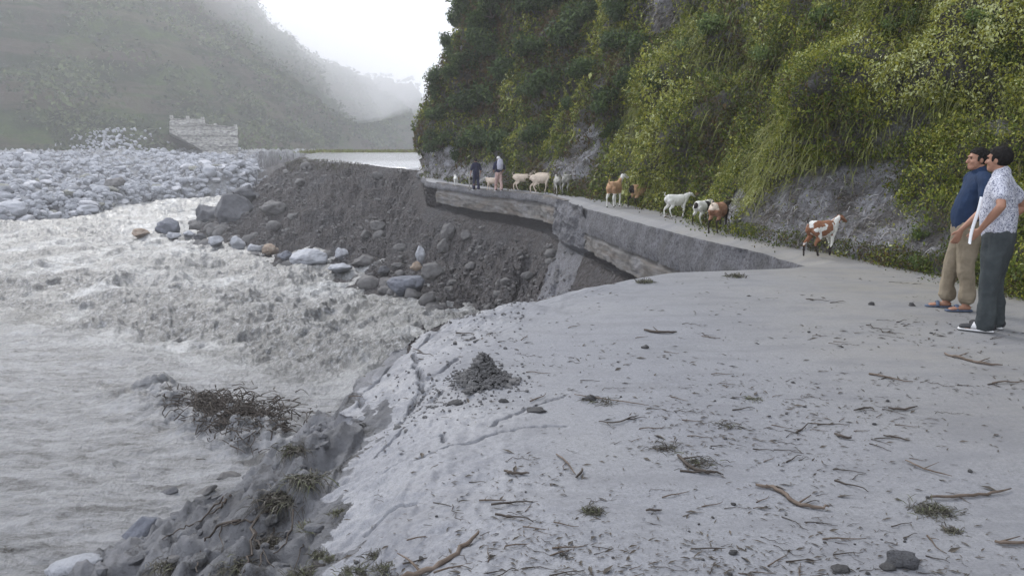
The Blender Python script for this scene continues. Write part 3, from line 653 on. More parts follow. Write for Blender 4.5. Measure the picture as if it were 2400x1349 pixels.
for px, py, h in [(402, 276, 12), (440, 277, 11), (475, 279, 10), (505, 293, 9), (552, 296, 9)]:
    S = Soup(); p = at(px, py, 168.6) - b0; hh = h * .65 * 168 / FPX; wv_ = .3
    S.add(np.array([(sx * wv_ * (1 - .15 * q), sy * wv_, q * hh - .2) for q in (0, 1) for sy in (-1, 1) for sx in (-1, 1)]) + p,
          [[0, 1, 3, 2], [4, 6, 7, 5], [0, 4, 5, 1], [2, 3, 7, 6], [0, 2, 6, 4], [1, 5, 7, 3]]); S.build('parapet_post', M['masonry'], sw, False)
def pole(px, py0, py1, Y, lab):
    a, b = at(px, py1, Y), at(px, py0, Y); o = empty('utility_pole', a); tag(o, lab, 'pole')
    S = Soup(); S.tube([(0, 0, -2), (0, 0, b[2] - a[2])], [.32, .22], 8); S.build('pole', M['rock_field'], o)
    S = Soup(); S.tube([(-.9, 0, b[2] - a[2] - .8), (.9, 0, b[2] - a[2] - .8)], .12, 6); S.build('crossarm', M['rock_field'], o)
pole(557, -12, 48, 322, 'thin pale pole high on the hazy hillside, near the top of the ridge slope')
pole(683, 116, 150, 345, 'thin pale pole lower down the ridge of the hazy hillside')
# ================================================================== VEGETATION
def leaves(C, D, Nn, L, W, tint, bend=.25):
    """folded leaf: 4 points, 2 triangles each; C centre, D direction, Nn normal"""
    D = D / (np.linalg.norm(D, axis=1)[:, None] + 1e-9); S_ = np.cross(D, Nn); S_ /= np.linalg.norm(S_, axis=1)[:, None] + 1e-9; Nn = np.cross(S_, D)
    L = L[:, None]; W = W[:, None]
    a = C - D * L * .5; b = C + S_ * W * .5 - D * L * .08 + Nn * W * bend; c = C + D * L * .5; d = C - S_ * W * .5 - D * L * .08 + Nn * W * bend
    V = np.stack([a, b, c, d], 1).reshape(-1, 3); n = len(C); i = np.arange(n)[:, None] * 4
    F = np.concatenate([i + [0, 1, 2], i + [0, 2, 3]], 0); return V, F, np.repeat(tint, 4)
def blades(C, D, L, W, tint, droop, r):
    """3-segment drooping blades"""
    n = len(C); D = D / np.linalg.norm(D, axis=1)[:, None]; S_ = np.cross(D, r.normal(size=(n, 3))); S_ /= np.linalg.norm(S_, axis=1)[:, None]
    P = []
    for k, wf in ((0, .7), (1, 1.), (2, .7)):
        q = C + D * (L * k / 3)[:, None] + np.array([0, 0, -1.]) * (L * droop * (k / 3) ** 2)[:, None]; P += [q - S_ * (W * wf * .5)[:, None], q + S_ * (W * wf * .5)[:, None]]
    q = C + D * L[:, None] + np.array([0, 0, -1.]) * (L * droop)[:, None]; P.append(q)
    V = np.stack(P, 1).reshape(-1, 3); i = np.arange(n)[:, None] * 7
    F = np.concatenate([i + f for f in ([0, 1, 3], [0, 3, 2], [2, 3, 5], [2, 5, 4], [4, 5, 6])], 0); return V, F, np.repeat(tint, 7)
# surface samples of the cliff
A = CLP[:-1, :-1]; Bq = CLP[1:, :-1]; Cq = CLP[:-1, 1:]; cr_ = np.cross(Bq - A, Cq - A); area = np.linalg.norm(cr_, axis=2); nrm = cr_ / (area[..., None] + 1e-9)
if (nrm[..., 0] * -1).mean() < 0: nrm = -nrm
ctr = (CLP[:-1, :-1] + CLP[1:, 1:]) / 2; hgt = ctr[..., 2] - zr(ctr[..., 1]); ppx, ppy = proj(ctr)
visb = (ctr[..., 1] > 2) & (ppx > 930) & (ppx < 2620) & (ppy > -160) & (ppy < 900)
off = (ctr[..., 1] > .5) & ~visb
wgt = area * np.where(visb, np.minimum(1, (9 / np.maximum(ctr[..., 1], 4)) ** 2.0), np.where(off, .02, 0)); wgt[ctr[..., 1] > 64] *= .3
fl = wgt.ravel(); fl = fl / fl.sum()
def samples(n, r):
    k = r.choice(len(fl), n, p=fl); Ps_ = ctr.reshape(-1, 3)[k] + r.normal(size=(n, 3)) * .05; return Ps_, nrm.reshape(-1, 3)[k], hgt.ravel()[k]
r = np.random.default_rng(21)
P0, N0, H0 = samples(820000, r); X0, Y0 = proj(P0)
thick = .12 + .75 * np.maximum(0, fbm(P0[:, 0] * .55, P0[:, 1] * .55, P0[:, 2] * .55, oct=3) + .25); thick *= np.interp(H0, [0, 1.2, 3], [.25, .6, 1])
rm = rockmask(X0, Y0); patch = fbm(P0[:, 0] * .9, P0[:, 1] * .9, P0[:, 2] * .9 + 40, oct=4)
lowband = sstep(1.0, .1, H0)
keep = r.random(len(P0)) < np.clip(1.05 - 1.6 * rm * (1 + .6 * patch) - .1 * lowband - .5 * (patch < -.45), .03, 1)
P0, N0, H0, X0, Y0, thick, patch = [a[keep] for a in (P0, N0, H0, X0, Y0, thick, patch)]
depth = P0[:, 1]; lsz = np.clip(.0035 * depth, .04, .18) * np.exp(r.normal(0, .36, len(P0)))
tt = r.random(len(P0)) ** .5
C = P0 + (N0 * .8 + np.array([-.15, -.1, .35])) * (thick * tt)[:, None]
shade = fbm(P0[:, 0] * .35 + 7, P0[:, 1] * .35, P0[:, 2] * .35, oct=3)
dark = sstep(1560, 1330, X0)                        # broadleaf scrub towards the bend is a darker kind of plant
tint = np.clip(.50 + .55 * shade + .22 * fbm(P0[:, 0] * 1.6, P0[:, 1] * 1.6, P0[:, 2] * 1.6 + 9, oct=2) + .20 * r.normal(size=len(P0)) - .22 * dark, 0, 1)
D = r.normal(size=C.shape) * .8 + np.array([-.25, -.15, -.75]); Nn = N0 + r.normal(size=C.shape) * .55 + np.array([0, 0, .5])
V, F, T = leaves(C, D, Nn, lsz, lsz * r.uniform(.32, .6, len(P0)), tint)
# split: yellow-green creepers / darker scrub
o = link('slope_plants', raw_mesh('slope_plants', V, F, True, {'tint': T}), M['cover']); tag(o, 'mass of small-leaved creepers and ferns covering the cliff', 'ground cover', kind='stuff')
# hanging grass
P1, N1, H1 = samples(90000, r); X1, Y1 = proj(P1); gm = fbm(P1[:, 0] * .3 + 3, P1[:, 1] * .3, P1[:, 2] * .3, oct=3)
k = (r.random(len(P1)) < np.clip(.55 + 1.6 * gm - 2.0 * rockmask(X1, Y1), .02, 1) * np.clip(sstep(1380, 1620, X1) + .12, 0, 1)) & (H1 > .5)
P1, N1, H1 = P1[k], N1[k], H1[k]; n = len(P1); gl = r.uniform(.12, .34, n) * np.clip(P1[:, 1] / 14, .6, 2.0)
V, F, T = blades(P1 + N1 * r.uniform(0, .45, n)[:, None], N1 * .7 + r.normal(size=(n, 3)) * .35 + [0, 0, .35], gl, np.clip(.0011 * P1[:, 1], .012, .04), np.clip(.5 + .9 * gm[k] + .2 * r.normal(size=n), 0, 1), 1.25, r)
o = link('hanging_grass', raw_mesh('hanging_grass', V, F, True, {'tint': T}), M['grassy']); tag(o, 'yellow-green grass hanging in swathes over the slope', 'grass', kind='stuff')
# shrubs: prototypes with a stem and a crown
def shrub_proto(seed, n=2600, spread=1., leaf=.15, tb=0.):
    r = np.random.default_rng(seed); root = empty('leafy_shrub'); S = Soup(); tips = []
    for b in range(9):
        a = r.uniform(0, 6.28); el = r.uniform(.3, 1.3); L = r.uniform(.6, 1.05) * spread; d = np.array([math.cos(a) * math.cos(el), math.sin(a) * math.cos(el), math.sin(el)])
        pts = [d * L * q + np.array([0, 0, -.15 * L * q * q]) + r.normal(size=3) * .04 * (q > 0) for q in (0, .35, .7, 1.)]; S.tube(pts, [.035, .026, .016, .008], 5); tips.append((np.array(pts[-1]), L * .5)); tips.append((np.array(pts[2]), L * .42))
    S.build('stem', M['bark'], root)
    k = r.integers(0, len(tips), n); c0 = np.array([t[0] for t in tips]); rr = np.array([t[1] for t in tips])
    q = r.normal(size=(n, 3)); q /= np.linalg.norm(q, axis=1)[:, None]; q *= (r.random(n) ** .4)[:, None] * np.array([1, 1, .75]); C = c0[k] + q * rr[k][:, None]
    D = q * .7 + r.normal(size=(n, 3)) * .5 + [0, 0, -.35]; Nn = q + [0, 0, .9] + r.normal(size=(n, 3)) * .4; l = leaf * np.exp(r.normal(0, .25, n))
    V, F, T = leaves(C, D, Nn, l, l * .42, np.clip(.5 + tb + .10 * r.normal(size=len(tips))[k] + .14 * r.normal(size=n), 0, 1))
    me = raw_mesh('crown', V, F, True, {'tint': T}); link('crown', me, M['shrubleaf'], root); return root
protos = [shrub_proto(50 + q, 2300, 1., .16, -.08) for q in range(4)]; light = [shrub_proto(60 + q, 2000, 1., .15, .22) for q in range(3)]
grid_xy = np.stack([ppx.ravel(), ppy.ravel()], 1); gidx = np.where(visb.ravel())[0]; gxy = grid_xy[gidx]
def on_cliff(px, py):
    d = (gxy[:, 0] - px) ** 2 + (gxy[:, 1] - py) ** 2; c = gidx[np.argsort(d)[:12]]; j = c[np.argmin(ctr.reshape(-1, 3)[c][:, 1])]; return ctr.reshape(-1, 3)[j], nrm.reshape(-1, 3)[j]
used = set()
def put_shrub(px, py, rpx, kind, lab, grp=None):
    p, n_ = on_cliff(px, py); pool = light if kind else protos; src = pool[int(r.integers(0, len(pool)))]
    o = src if src.name not in used else dup(src); used.add(src.name)
    s = rpx * p[1] / FPX / 1.15; o.location = p + n_ * s * .25 - np.array([0, 0, .3 * s]); o.rotation_euler = (r.uniform(-.2, .2), r.uniform(-.45, 0), r.uniform(0, 6.28)); o.scale = (s, s, s * r.uniform(.85, 1.2)); tag(o, lab, 'shrub', grp)
spots = []
for px, py, rp in [(1062, 110, 50), (1075, 60, 46), (1105, 20, 60), (1040, 190, 44), (1028, 215, 36), (1022, 270, 44), (1018, 320, 34), (1045, 330, 50), (1085, 250, 60), (1100, 160, 66), (1140, 90, 70), (1160, 20, 70),
                   (1120, 320, 56), (1150, 240, 66), (1180, 340, 56), (1200, 170, 72), (1230, 60, 76), (1210, 280, 60), (1265, 330, 50), (1290, 200, 70), (1320, 100, 76), (1300, 20, 70), (1340, 260, 46), (1380, 60, 70),
                   (1390, 170, 66), (1420, 240, 56), (1440, 110, 60), (1460, 30, 66), (1480, 190, 56), (1440, 300, 42), (1500, 130, 46), (1530, 210, 46), (1400, 10, 60), (1260, 120, 60), (1170, 130, 56), (1075, 375, 30), (1240, 20, 60), (1120, -10, 60), (1200, -20, 70), (1340, -20, 70)]:
    put_shrub(px, py, rp, 0, 'dark green broad-leaved shrub in the dense scrub on the cliff above the road bend', 'dark shrubs massed on the cliff above the bend')
for px, py, rp, lab in [(1245, 215, 40, 'bright green bush standing out of the dark scrub half way up the cliff'), (1230, 265, 34, 'bright green bush just below another one in the dark scrub'),
                        (1275, 300, 26, 'small bright bush at the lower edge of the dark scrub, left of the bare rock'), (2190, 285, 60, 'bright green bush on the slope above and left of the two standing men'),
                        (2240, 240, 44, 'light green bush higher on the slope above the two men'), (2330, 120, 60, 'leafy bush high on the slope at the picture edge'),
                        (2100, 60, 70, 'large leafy green shrub near the top of the slope with long leaves'), (1930, 60, 70, 'yellow-green bush near the top of the slope'), (2280, 30, 60, 'green shrub at the very top of the slope above the men'),
                        (1660, 60, 56, 'light green bush beside the dark cleft high on the cliff'), (1620, 120, 44, 'light green bush below the one beside the dark cleft'), (1800, 130, 50, 'yellowish bush in the middle of the upper slope'),
                        (1990, 160, 46, 'green bush on the middle slope right of the yellowish one'), (2160, 540, 30, 'low leafy bush at the slope foot beside the brown goat path'), (2390, 640, 46, 'leafy bush at the road edge right behind the man in the patterned shirt'),
                        (2150, 610, 36, 'small bush at the road edge left of the man in the navy shirt'), (2360, 450, 50, 'leafy bush close behind the two men at shoulder height')]:
    put_shrub(px, py, rp, 1, lab)
# hillside scrub
r = np.random.default_rng(31); n = 60000; hp = HILL[:, :-1]; ii = r.integers(0, hp.shape[0], n); jj = (r.random(n) ** 1.0 * (hp.shape[1] - 1)).astype(int)
P2 = hp[ii, jj] + r.normal(size=(n, 3)) * [1.2, 1.2, .3]; q = fbm(P2[:, 0] * .06, P2[:, 1] * .06, P2[:, 2] * .06, oct=4); X2, Y2 = proj(P2)
k = (q > -.1) & (X2 > -80) & (X2 < 1050) & (Y2 > -120) & (r.random(n) < .85); P2 = P2[k]; q = q[k]; n = len(P2); l = r.uniform(.5, 1.5, n)
V, F, T = leaves(P2 + np.stack([0 * l, 0 * l, r.uniform(0, 1.4, n) * (q > .1) + .3], 1), r.normal(size=(n, 3)), r.normal(size=(n, 3)) * .6 + [0, -.6, 1], l * 1.3, l * .8, np.clip(.45 + .8 * q + .2 * r.normal(size=n), 0, 1))
o = link('hillside_scrub', raw_mesh('hillside_scrub', V, F, True, {'tint': T}), M['hillleaf']); tag(o, 'low scrub covering the far hillside', 'scrub', kind='stuff')
# trees on the far ridge
def tree_proto(seed):
    r = np.random.default_rng(seed); root = empty('ridge_tree'); S = Soup(); S.tube([(0, 0, -1), (.2, 0, 3), (.1, .2, 5)], [.4, .3, .12], 6)
    for b in range(5): a = r.uniform(0, 6.28); S.tube([(.1, 0, 4 + b * .7), (math.cos(a) * 2, math.sin(a) * 2, 4.2 + b * .3)], [.16, .05], 5)
    S.build('trunk', M['bark'], root); n = 500; c = r.normal(size=(6, 3)) * [2.6, 2, 1.5] + [0, 0, 4.2]; k = r.integers(0, 6, n); q = r.normal(size=(n, 3)); q /= np.linalg.norm(q, axis=1)[:, None]
    C = c[k] + q * (r.random(n) ** .4 * 1.9)[:, None]; V, F, T = leaves(C, r.normal(size=(n, 3)), q + [0, 0, .6], r.uniform(.5, 1.1, n), r.uniform(.3, .7, n), np.clip(.4 + .2 * r.normal(size=n), 0, 1))
    link('crown', raw_mesh('crown', V, F, True, {'tint': T}), M['hillleaf'], root); return root
tp = [tree_proto(70 + q) for q in range(3)]; fr = FAR[:, -2]; fx_, fy_ = proj(fr)
for j, px in enumerate([792, 815, 838, 862, 880, 896, 912, 934, 950, 962, 980, 994, 1010]):
    i = int(np.argmin(np.abs(fx_ - px))); o = tp[j] if j < 3 else dup(tp[j % 3]); s = r.uniform(.55, 1.0); o.location = fr[i] + [0, -2, -1]; o.rotation_euler = (0, 0, r.uniform(0, 6)); o.scale = (s, s, s)
    tag(o, 'hazy grey tree standing on the crest of the far ridge', 'tree', 'trees along the crest of the far ridge')
hx, hy = proj(HILL[:, -2])
for j, px in enumerate([648, 700, 742, 790, 838]):
    i = int(np.argmin(np.abs(hx - px))); o = dup(tp[j % 3]); s = r.uniform(.25, .45); o.location = HILL[i, -2] + [0, -1, -1]; o.rotation_euler = (0, 0, r.uniform(0, 6)); o.scale = (s, s, s)
    tag(o, 'small faded tree on the sloping skyline of the near hillside', 'tree', 'small trees on the sloping skyline')
# grass fringe beyond the flooded far road
n = 2600; Yf = r.uniform(112, 124, n); Xf_ = XL(Yf) + r.uniform(-3, 1, n) + r.random(n) * (XR(Yf) - XL(Yf)); 
V, F, T = blades(np.stack([Xf_, Yf, zr(Yf) - .1], 1), r.normal(size=(n, 3)) * .5 + [0, 0, 1], r.uniform(.4, 1.1, n), np.full(n, .16), np.clip(.45 + .2 * r.normal(size=n), 0, 1), .4, r)
o = link('verge_grass', raw_mesh('verge_grass', V, F, True, {'tint': T}), M['grassy']); tag(o, 'green strip of grass beyond the flooded far road', 'grass', kind='stuff')
n = 1500; Yf = r.uniform(62, 76, n); Xf_ = XL(Yf) + r.uniform(-1.6, .5, n)
V, F, T = blades(np.stack([Xf_, Yf, ground(Xf_, Yf)], 1), r.normal(size=(n, 3)) * .6 + [0, 0, 1], r.uniform(.2, .5, n), np.full(n, .05), np.clip(.35 + .2 * r.normal(size=n), 0, 1), .5, r)
o = link('rim_grass', raw_mesh('rim_grass', V, F, True, {'tint': T}), M['tuft']); tag(o, 'sparse grass on the rim of the eroded bank beside the flooded road', 'grass', kind='stuff')

# weeds and dead stalks along the foot of the cliff, dry brush on the bare rock
r = np.random.default_rng(91); n = 13000; Yq = 1 / r.uniform(1 / 52., 1 / 8.6, n); Xq = XR(Yq) - np.abs(r.normal(0, .22, n)) * np.interp(Yq, [9, 20, 50], [1, 1.3, 1.2]) + .15
k = fbm(Yq * .9, Xq * 1.5, oct=3) + r.normal(size=n) * .2 > -.12; Xq, Yq = Xq[k], Yq[k]; n = len(Xq); s_l = np.clip(.0042 * Yq, .04, .17)
C = np.stack([Xq, Yq, zr(Yq) + r.uniform(0, .30, n) * np.exp(-((XR(Yq) - Xq) / .4) ** 2)], 1)
V, F, T = leaves(C, r.normal(size=(n, 3)) + [0, 0, .4], r.normal(size=(n, 3)) * .5 + [0, 0, 1], s_l, s_l * .42, np.clip(.20 + .35 * fbm(Yq * .7, Xq, oct=2) + .17 * r.normal(size=n), 0, 1))
o = link('verge_weeds', raw_mesh('verge_weeds', V, F, True, {'tint': T}), M['cover']); tag(o, 'low weeds and dead leaves along the foot of the cliff', 'weeds', kind='stuff')
P1, N1, H1 = samples(260000, r); X1, Y1 = proj(P1); k = (r.random(len(P1)) < rockmask(X1, Y1) * .55) & (H1 > .15); P1, N1 = P1[k], N1[k]; n = len(P1)
V, F, T = blades(P1 + N1 * .03, N1 * .5 + r.normal(size=(n, 3)) * .7 + [0, 0, .2], r.uniform(.06, .26, n) * np.clip(P1[:, 1] / 13, .7, 2.2), np.clip(.0009 * P1[:, 1], .009, .03), r.random(n), .8, r)
M['dry'] = leafmat('dry_stems', [(0., (.05, .04, .03)), (.5, (.16, .14, .12)), (.8, (.30, .28, .27)), (1., (.5, .49, .48))], .1)
o = link('dry_brush', raw_mesh('dry_brush', V, F, True, {'tint': T}), M['dry']); tag(o, 'dry grey stems clinging to the bare parts of the cliff', 'dry brush', kind='stuff')
# ================================================================== FIGURES
def catmull(P, k):
    P = np.asarray(P, float); Q = np.concatenate([2 * P[:1] - P[1:2], P, 2 * P[-1:] - P[-2:-1]]); out = []
    for i in range(len(P) - 1):
        a, b, c, d = Q[i:i + 4]
        for t in np.linspace(0, 1, k, endpoint=False):
            out.append(.5 * (2 * b + (c - a) * t + (2 * a - 5 * b + 4 * c - d) * t * t + (3 * b - a - 3 * c + d) * t ** 3))
    out.append(P[-1]); return np.array(out)
def limb(S, rows_, side=(1, 0, 0), k=4, seg=14):
    """rows_: (x, y, z, r_side, r_other); closed tapering limb with round ends"""
    A = catmull(rows_, k); P = A[:, :3]; ra, rb = np.abs(A[:, 3]), np.abs(A[:, 4]); T = np.gradient(P, axis=0); T /= np.linalg.norm(T, axis=1)[:, None] + 1e-9
    sd_ = np.array(side, float); U_ = sd_ - (T @ sd_)[:, None] * T; U_ /= np.linalg.norm(U_, axis=1)[:, None] + 1e-9; W_ = np.cross(T, U_)
    def cap(i, sg):
        o = []
        for q in (np.sin(np.linspace(0, np.pi / 2, 4))[1:]):
            c = math.sqrt(max(0, 1 - q * q)); o.append((P[i] + sg * T[i] * q * min(ra[i], rb[i]), ra[i] * max(c, .05), rb[i] * max(c, .05), U_[i], W_[i]))
        return o
    ringsl = cap(0, -1)[::-1] + [(P[i], ra[i], rb[i], U_[i], W_[i]) for i in range(len(P))] + cap(-1, 1)
    a = np.linspace(0, 2 * np.pi, seg, endpoint=False); V = np.array([p + np.cos(a)[:, None] * u_ * x + np.sin(a)[:, None] * w_ * y for p, x, y, u_, w_ in ringsl])
    n = len(V); i = np.arange(n - 1)[:, None] * seg; j = np.arange(seg)[None]
    F = np.stack([i + j, i + (j + 1) % seg, i + seg + (j + 1) % seg, i + seg + j], -1).reshape(-1, 4); V = V.reshape(-1, 3)
    c0, c1 = len(V), len(V) + 1; V = np.concatenate([V, [ringsl[0][0], ringsl[-1][0]]]); j = np.arange(seg)
    F = np.concatenate([F, np.stack([(j + 1) % seg, j, j * 0 + c0, j * 0 + c0], -1), np.stack([(n - 1) * seg + j, (n - 1) * seg + (j + 1) % seg, j * 0 + c1, j * 0 + c1], -1)])
    S.add(V, F)
def blob(S, c, r, rot=None):
    V, F = ICO[3]; V = V * np.array(r)
    if rot is not None: V = V @ np.array(rot).T
    S.add(V + np.array(c), F)
def fuse(S, name, mats, parent, voxel, smooth=3, wrinkle=0., wsc=9., paint=None):
    """one continuous surface out of the overlapping pieces"""
    me = S.mesh('t', []) if False else S.mesh(name, [mats[0] if isinstance(mats, list) else mats]); o = bpy.data.objects.new('t', me); COL.objects.link(o)
    md = o.modifiers.new('r', 'REMESH'); md.mode = 'VOXEL'; md.voxel_size = voxel
    ms = o.modifiers.new('s', 'SMOOTH'); ms.iterations = smooth; ms.factor = .5
    dg = bpy.context.evaluated_depsgraph_get(); dg.update(); m2 = bpy.data.meshes.new_from_object(o.evaluated_get(dg)); bpy.data.objects.remove(o); bpy.data.meshes.remove(me)
    n = len(m2.vertices); V = np.empty(n * 3, np.float32); m2.vertices.foreach_get('co', V); V = V.reshape(-1, 3)
    if wrinkle:
        N_ = np.empty(n * 3, np.float32); m2.vertices.foreach_get('normal', N_); N_ = N_.reshape(-1, 3)
        f = wrinkle * (fbm(V[:, 0] * wsc, V[:, 1] * wsc, V[:, 2] * wsc * .35, oct=3) + .5 * fbm(V[:, 0] * wsc * .6, V[:, 1] * wsc * .6 + 4, V[:, 2] * wsc * .7, oct=2, ridge=True) - .3)
        m2.vertices.foreach_set('co', (V + N_ * f[:, None]).astype(np.float32).ravel())
    m2.polygons.foreach_set('use_smooth', np.full(len(m2.polygons), True)); m2.materials.clear()
    for m_ in (mats if isinstance(mats, list) else [mats]): m2.materials.append(m_)
    if paint:
        c = np.empty(len(m2.polygons) * 3, np.float32); m2.polygons.foreach_get('center', c); m2.polygons.foreach_set('material_index', paint(c.reshape(-1, 3)).astype(np.int32))
    m2.name = name; m2.update(); return link(name, m2, None, parent)
def plain(name, a, b, sc=20., rough=.8, bump=.002, spec=.3): return simple(name, [(.35, a), (.65, b)], sc, rough, bump, spec=spec)
M['skin'] = plain('skin', (.30, .155, .10), (.36, .19, .125), 9, .55, .0008, .4); M['hair'] = plain('black_hair', (.005, .0045, .0045), (.018, .016, .015), 90, .8, .004, .15)
M['navy'] = plain('navy_cotton', (.010, .025, .062), (.016, .036, .085), 12, .85, .004); M['khaki'] = plain('khaki_cotton', (.20, .165, .115), (.28, .235, .17), 7, .9, .006)
M['darkgrey'] = plain('dark_grey_cloth', (.035, .042, .045), (.06, .07, .072), 6, .9, .006)
M['bluesole'] = plain('blue_rubber', (.05, .07, .12), (.10, .13, .19), 20, .6); M['shoeblack'] = plain('black_shoe', (.02, .02, .022), (.05, .05, .055), 30, .6); M['white'] = plain('white_rubber', (.55, .55, .55), (.7, .7, .7), 10, .6)
M['paper'] = plain('white_paper', (.74, .75, .78), (.82, .83, .85), 4, .7, .001); M['lav'] = plain('lavender_cloth', (.42, .42, .52), (.55, .55, .62), 8, .85); M['pink'] = plain('pinkish_cloth', (.42, .27, .24), (.55, .40, .37), 9, .9)
M['darkblue'] = plain('dark_blue_cloth', (.012, .014, .04), (.03, .032, .07), 9, .9)
m = MT('patterned_shirt', .85, .2); P_ = m.coord(); Pa = m.coord(sc=(1, 1, .8), rot=(0, 0, .4))
c = m.ramp(m.noise(34, 3, .6, Pa, 1.5), [(.44, (.60, .61, .66)), (.5, (.24, .25, .33)), (.56, (.62, .63, .68))])
c = m.mix(m.ramp(m.noise(62, 3, .6, P_, 1.), [(.54, 0.), (.58, .9)]), c, (.07, .08, .13)); m.color(c); M['patterned'] = m.m
def hand(S, wrist, d, up, curl=.5, side=1, g=1.):
    """palm, four fingers, thumb; d = pointing direction, up = back of the hand"""
    d = np.array(d, float); d /= np.linalg.norm(d); up = np.array(up, float); up -= d * (up @ d); up /= np.linalg.norm(up); s_ = np.cross(d, up) * side; w0 = np.array(wrist, float)
    limb(S, [(*(w0 - d * .01), .024 * g, .019 * g), (*(w0 + d * .04), .035 * g, .016 * g), (*(w0 + d * .085), .038 * g, .013 * g)], side=s_, k=3, seg=10)
    for q, L in zip((-1.5, -.5, .5, 1.5), (.062, .075, .08, .07)):
        b = w0 + d * .088 + s_ * q * .0195 * g; a1, a2 = curl * .6, curl * 1.7
        m1 = b + (d * math.cos(a1) - up * math.sin(a1)) * L * .5; e = m1 + (d * math.cos(a2) - up * math.sin(a2)) * L * .5
        limb(S, [(*b, .0095, .0095), (*m1, .0088, .0088), (*e, .0072, .0072)], side=s_, k=3, seg=8)
    b = w0 + d * .03 + s_ * .028 * g; m1 = b + (d * .6 + s_ * .65 - up * .2) * .034; e = m1 + (d * .9 + s_ * .15 - up * .35) * .032
    limb(S, [(*b, .013, .012), (*m1, .0105, .0105), (*e, .0085, .0085)], side=up, k=3, seg=8)
def make_person(loc, rz, lab, shirt, trousers, elbows, wrists, hdirs, belly=.0, leanb=0., headyaw=0., feet=((-.11, .0), (.11, .03)), vox=.0062, scale=1., shoes='shoe', sleeve=.55, cuff=.10, collar=True, cap=None, hups=((-1, 0, 0), (1, 0, 0)), pw=1.):
    root = empty('person', loc, rz); root.scale = (scale,) * 3; tag(root, lab, 'person')
    L = lambda z: leanb * sstep(.9, 1.5, z)             # torso leaning back
    S = Soup(); sh = [np.array([s * .175, float(L(1.38)), 1.385]) for s in (-1, 1)]
    limb(S, [(0, L(.84), .84, .14, .10), (0, L(1.0), 1.0, .13, .095), (0, L(1.2), 1.2, .14, .10), (0, L(1.34), 1.34, .16, .095), (0, L(1.41), 1.41, .10, .075), (0, L(1.44) + .005, 1.45, .055, .06), (0, L(1.5) + .02, 1.52, .053, .058)], k=4, seg=20)
    hc = np.array([0, float(L(1.55)) + .035, 1.575]); Rm = np.array(Matrix.Rotation(headyaw, 3, 'Z')); HP = lambda x, y, z: hc + Rm @ np.array([x, y, z])
    blob(S, HP(0, -.012, .025), (.074, .092, .088), Rm); blob(S, HP(0, .022, -.02), (.064, .064, .082), Rm); blob(S, HP(0, .052, -.075), (.04, .036, .03), Rm); blob(S, HP(0, .03, -.06), (.055, .05, .035), Rm)
    limb(S, [(*HP(0, .075, .022), .009, .009), (*HP(0, .094, -.005), .012, .011), (*HP(0, .101, -.022), .016, .013)], k=3, seg=8)      # nose
    blob(S, HP(0, .078, .036), (.045, .014, .010), Rm)                                              # brow
    blob(S, HP(0, .080, -.047), (.022, .012, .006), Rm); blob(S, HP(0, .078, -.059), (.020, .012, .007), Rm)   # lips
    for s in (-1, 1):
        blob(S, HP(s * .076, -.008, -.004), (.009, .017, .031), Rm); blob(S, HP(s * .04, .062, -.02), (.02, .018, .02), Rm)
    for i, s in enumerate((-1, 1)):
        e, w_ = np.array(elbows[i], float), np.array(wrists[i], float); m_ = (e + w_) / 2 + (e - sh[i]) * .03
        limb(S, [(*sh[i], .048, .05), (*(sh[i] * .5 + e * .5), .043, .047), (*e, .036, .038)], side=(0, 1, 0), seg=12)
        limb(S, [(*e, .037, .038), (*(e * .65 + w_ * .35), .038, .038), (*w_, .024, .022)], side=(0, 1, 0), seg=12); hand(S, w_ + (w_ - e) / np.linalg.norm(w_ - e) * .01, hdirs[i], hups[i], .45, side=-s)
    hipz = .86; legs = []
    for i, s in enumerate((-1, 1)):
        fx__, fy__ = feet[i]; hp_ = (s * .085, 0, hipz); kn = (s * .095 * .5 + fx__ * .5, fy__ * .5 + .02, .47); an = (fx__, fy__, .09); legs.append((hp_, kn, an))
        limb(S, [(*hp_, .07, .075), (*kn, .048, .05), (kn[0] * .4 + an[0] * .6, kn[1] * .4 + an[1] * .6 - .015, .30, .045, .048), (*an, .033, .036), (an[0], an[1], .05, .03, .034)], seg=12)
        limb(S, [(an[0], an[1] - .03, .04, .03, .028), (an[0] + s * .01, an[1] + .06, .036, .038, .024), (an[0] + s * .02, an[1] + .15, .026, .04, .016)], side=(1, 0, 0), k=3, seg=10)
    body = fuse(S, 'body', M['skin'], root, vox, 2)
    # eyes
    for s in (-1, 1):
        S = Soup(); V, F = ICO[2]; S.add(V * .0075 + HP(s * .031, .0765, .017), F); S.build('eye', M['hair'], root)
    # hair
    S = Soup()
    V, F = ICO[4]; V = V.copy(); keepf = lambda p: p
    hv_ = V * np.array([.084, .104, .098]); hv_[:, 1] -= .016; hv_[:, 2] += .032
    front = sstep(.035, .085, hv_[:, 1]); hv_[:, 2] = np.maximum(hv_[:, 2], -.062 + .115 * sstep(-.03, .03, hv_[:, 1]) + .03 * front); hv_ *= 1 + .03 * fbm(V[:, 0] * 4, V[:, 1] * 4, V[:, 2] * 4, oct=3)[:, None]
    S.add((Rm @ hv_.T).T + hc, F)
    for s in (-1, 1): blob(S, HP(s * .074, .022, .012), (.008, .012, .03), Rm)
    fuse(S, 'hair', M['hair'], root, vox * .9, 1, .003, 60)
    if cap:
        S = Soup(); blob(S, HP(0, -.01, .05), (.098, .118, .085), Rm); blob(S, HP(0, .10, .04), (.07, .05, .012), Rm); fuse(S, 'cap', M[cap], root, vox, 1)
    # shirt
    S = Soup(); by_ = lambda z: belly * math.exp(-((z - 1.06) / .15) ** 2)
    rr = [(.87, .175, .125), (.98, .172, .135), (1.08, .165, .135), (1.2, .17, .13), (1.32, .185, .12), (1.395, .15, .095), (1.44, .075, .07)]
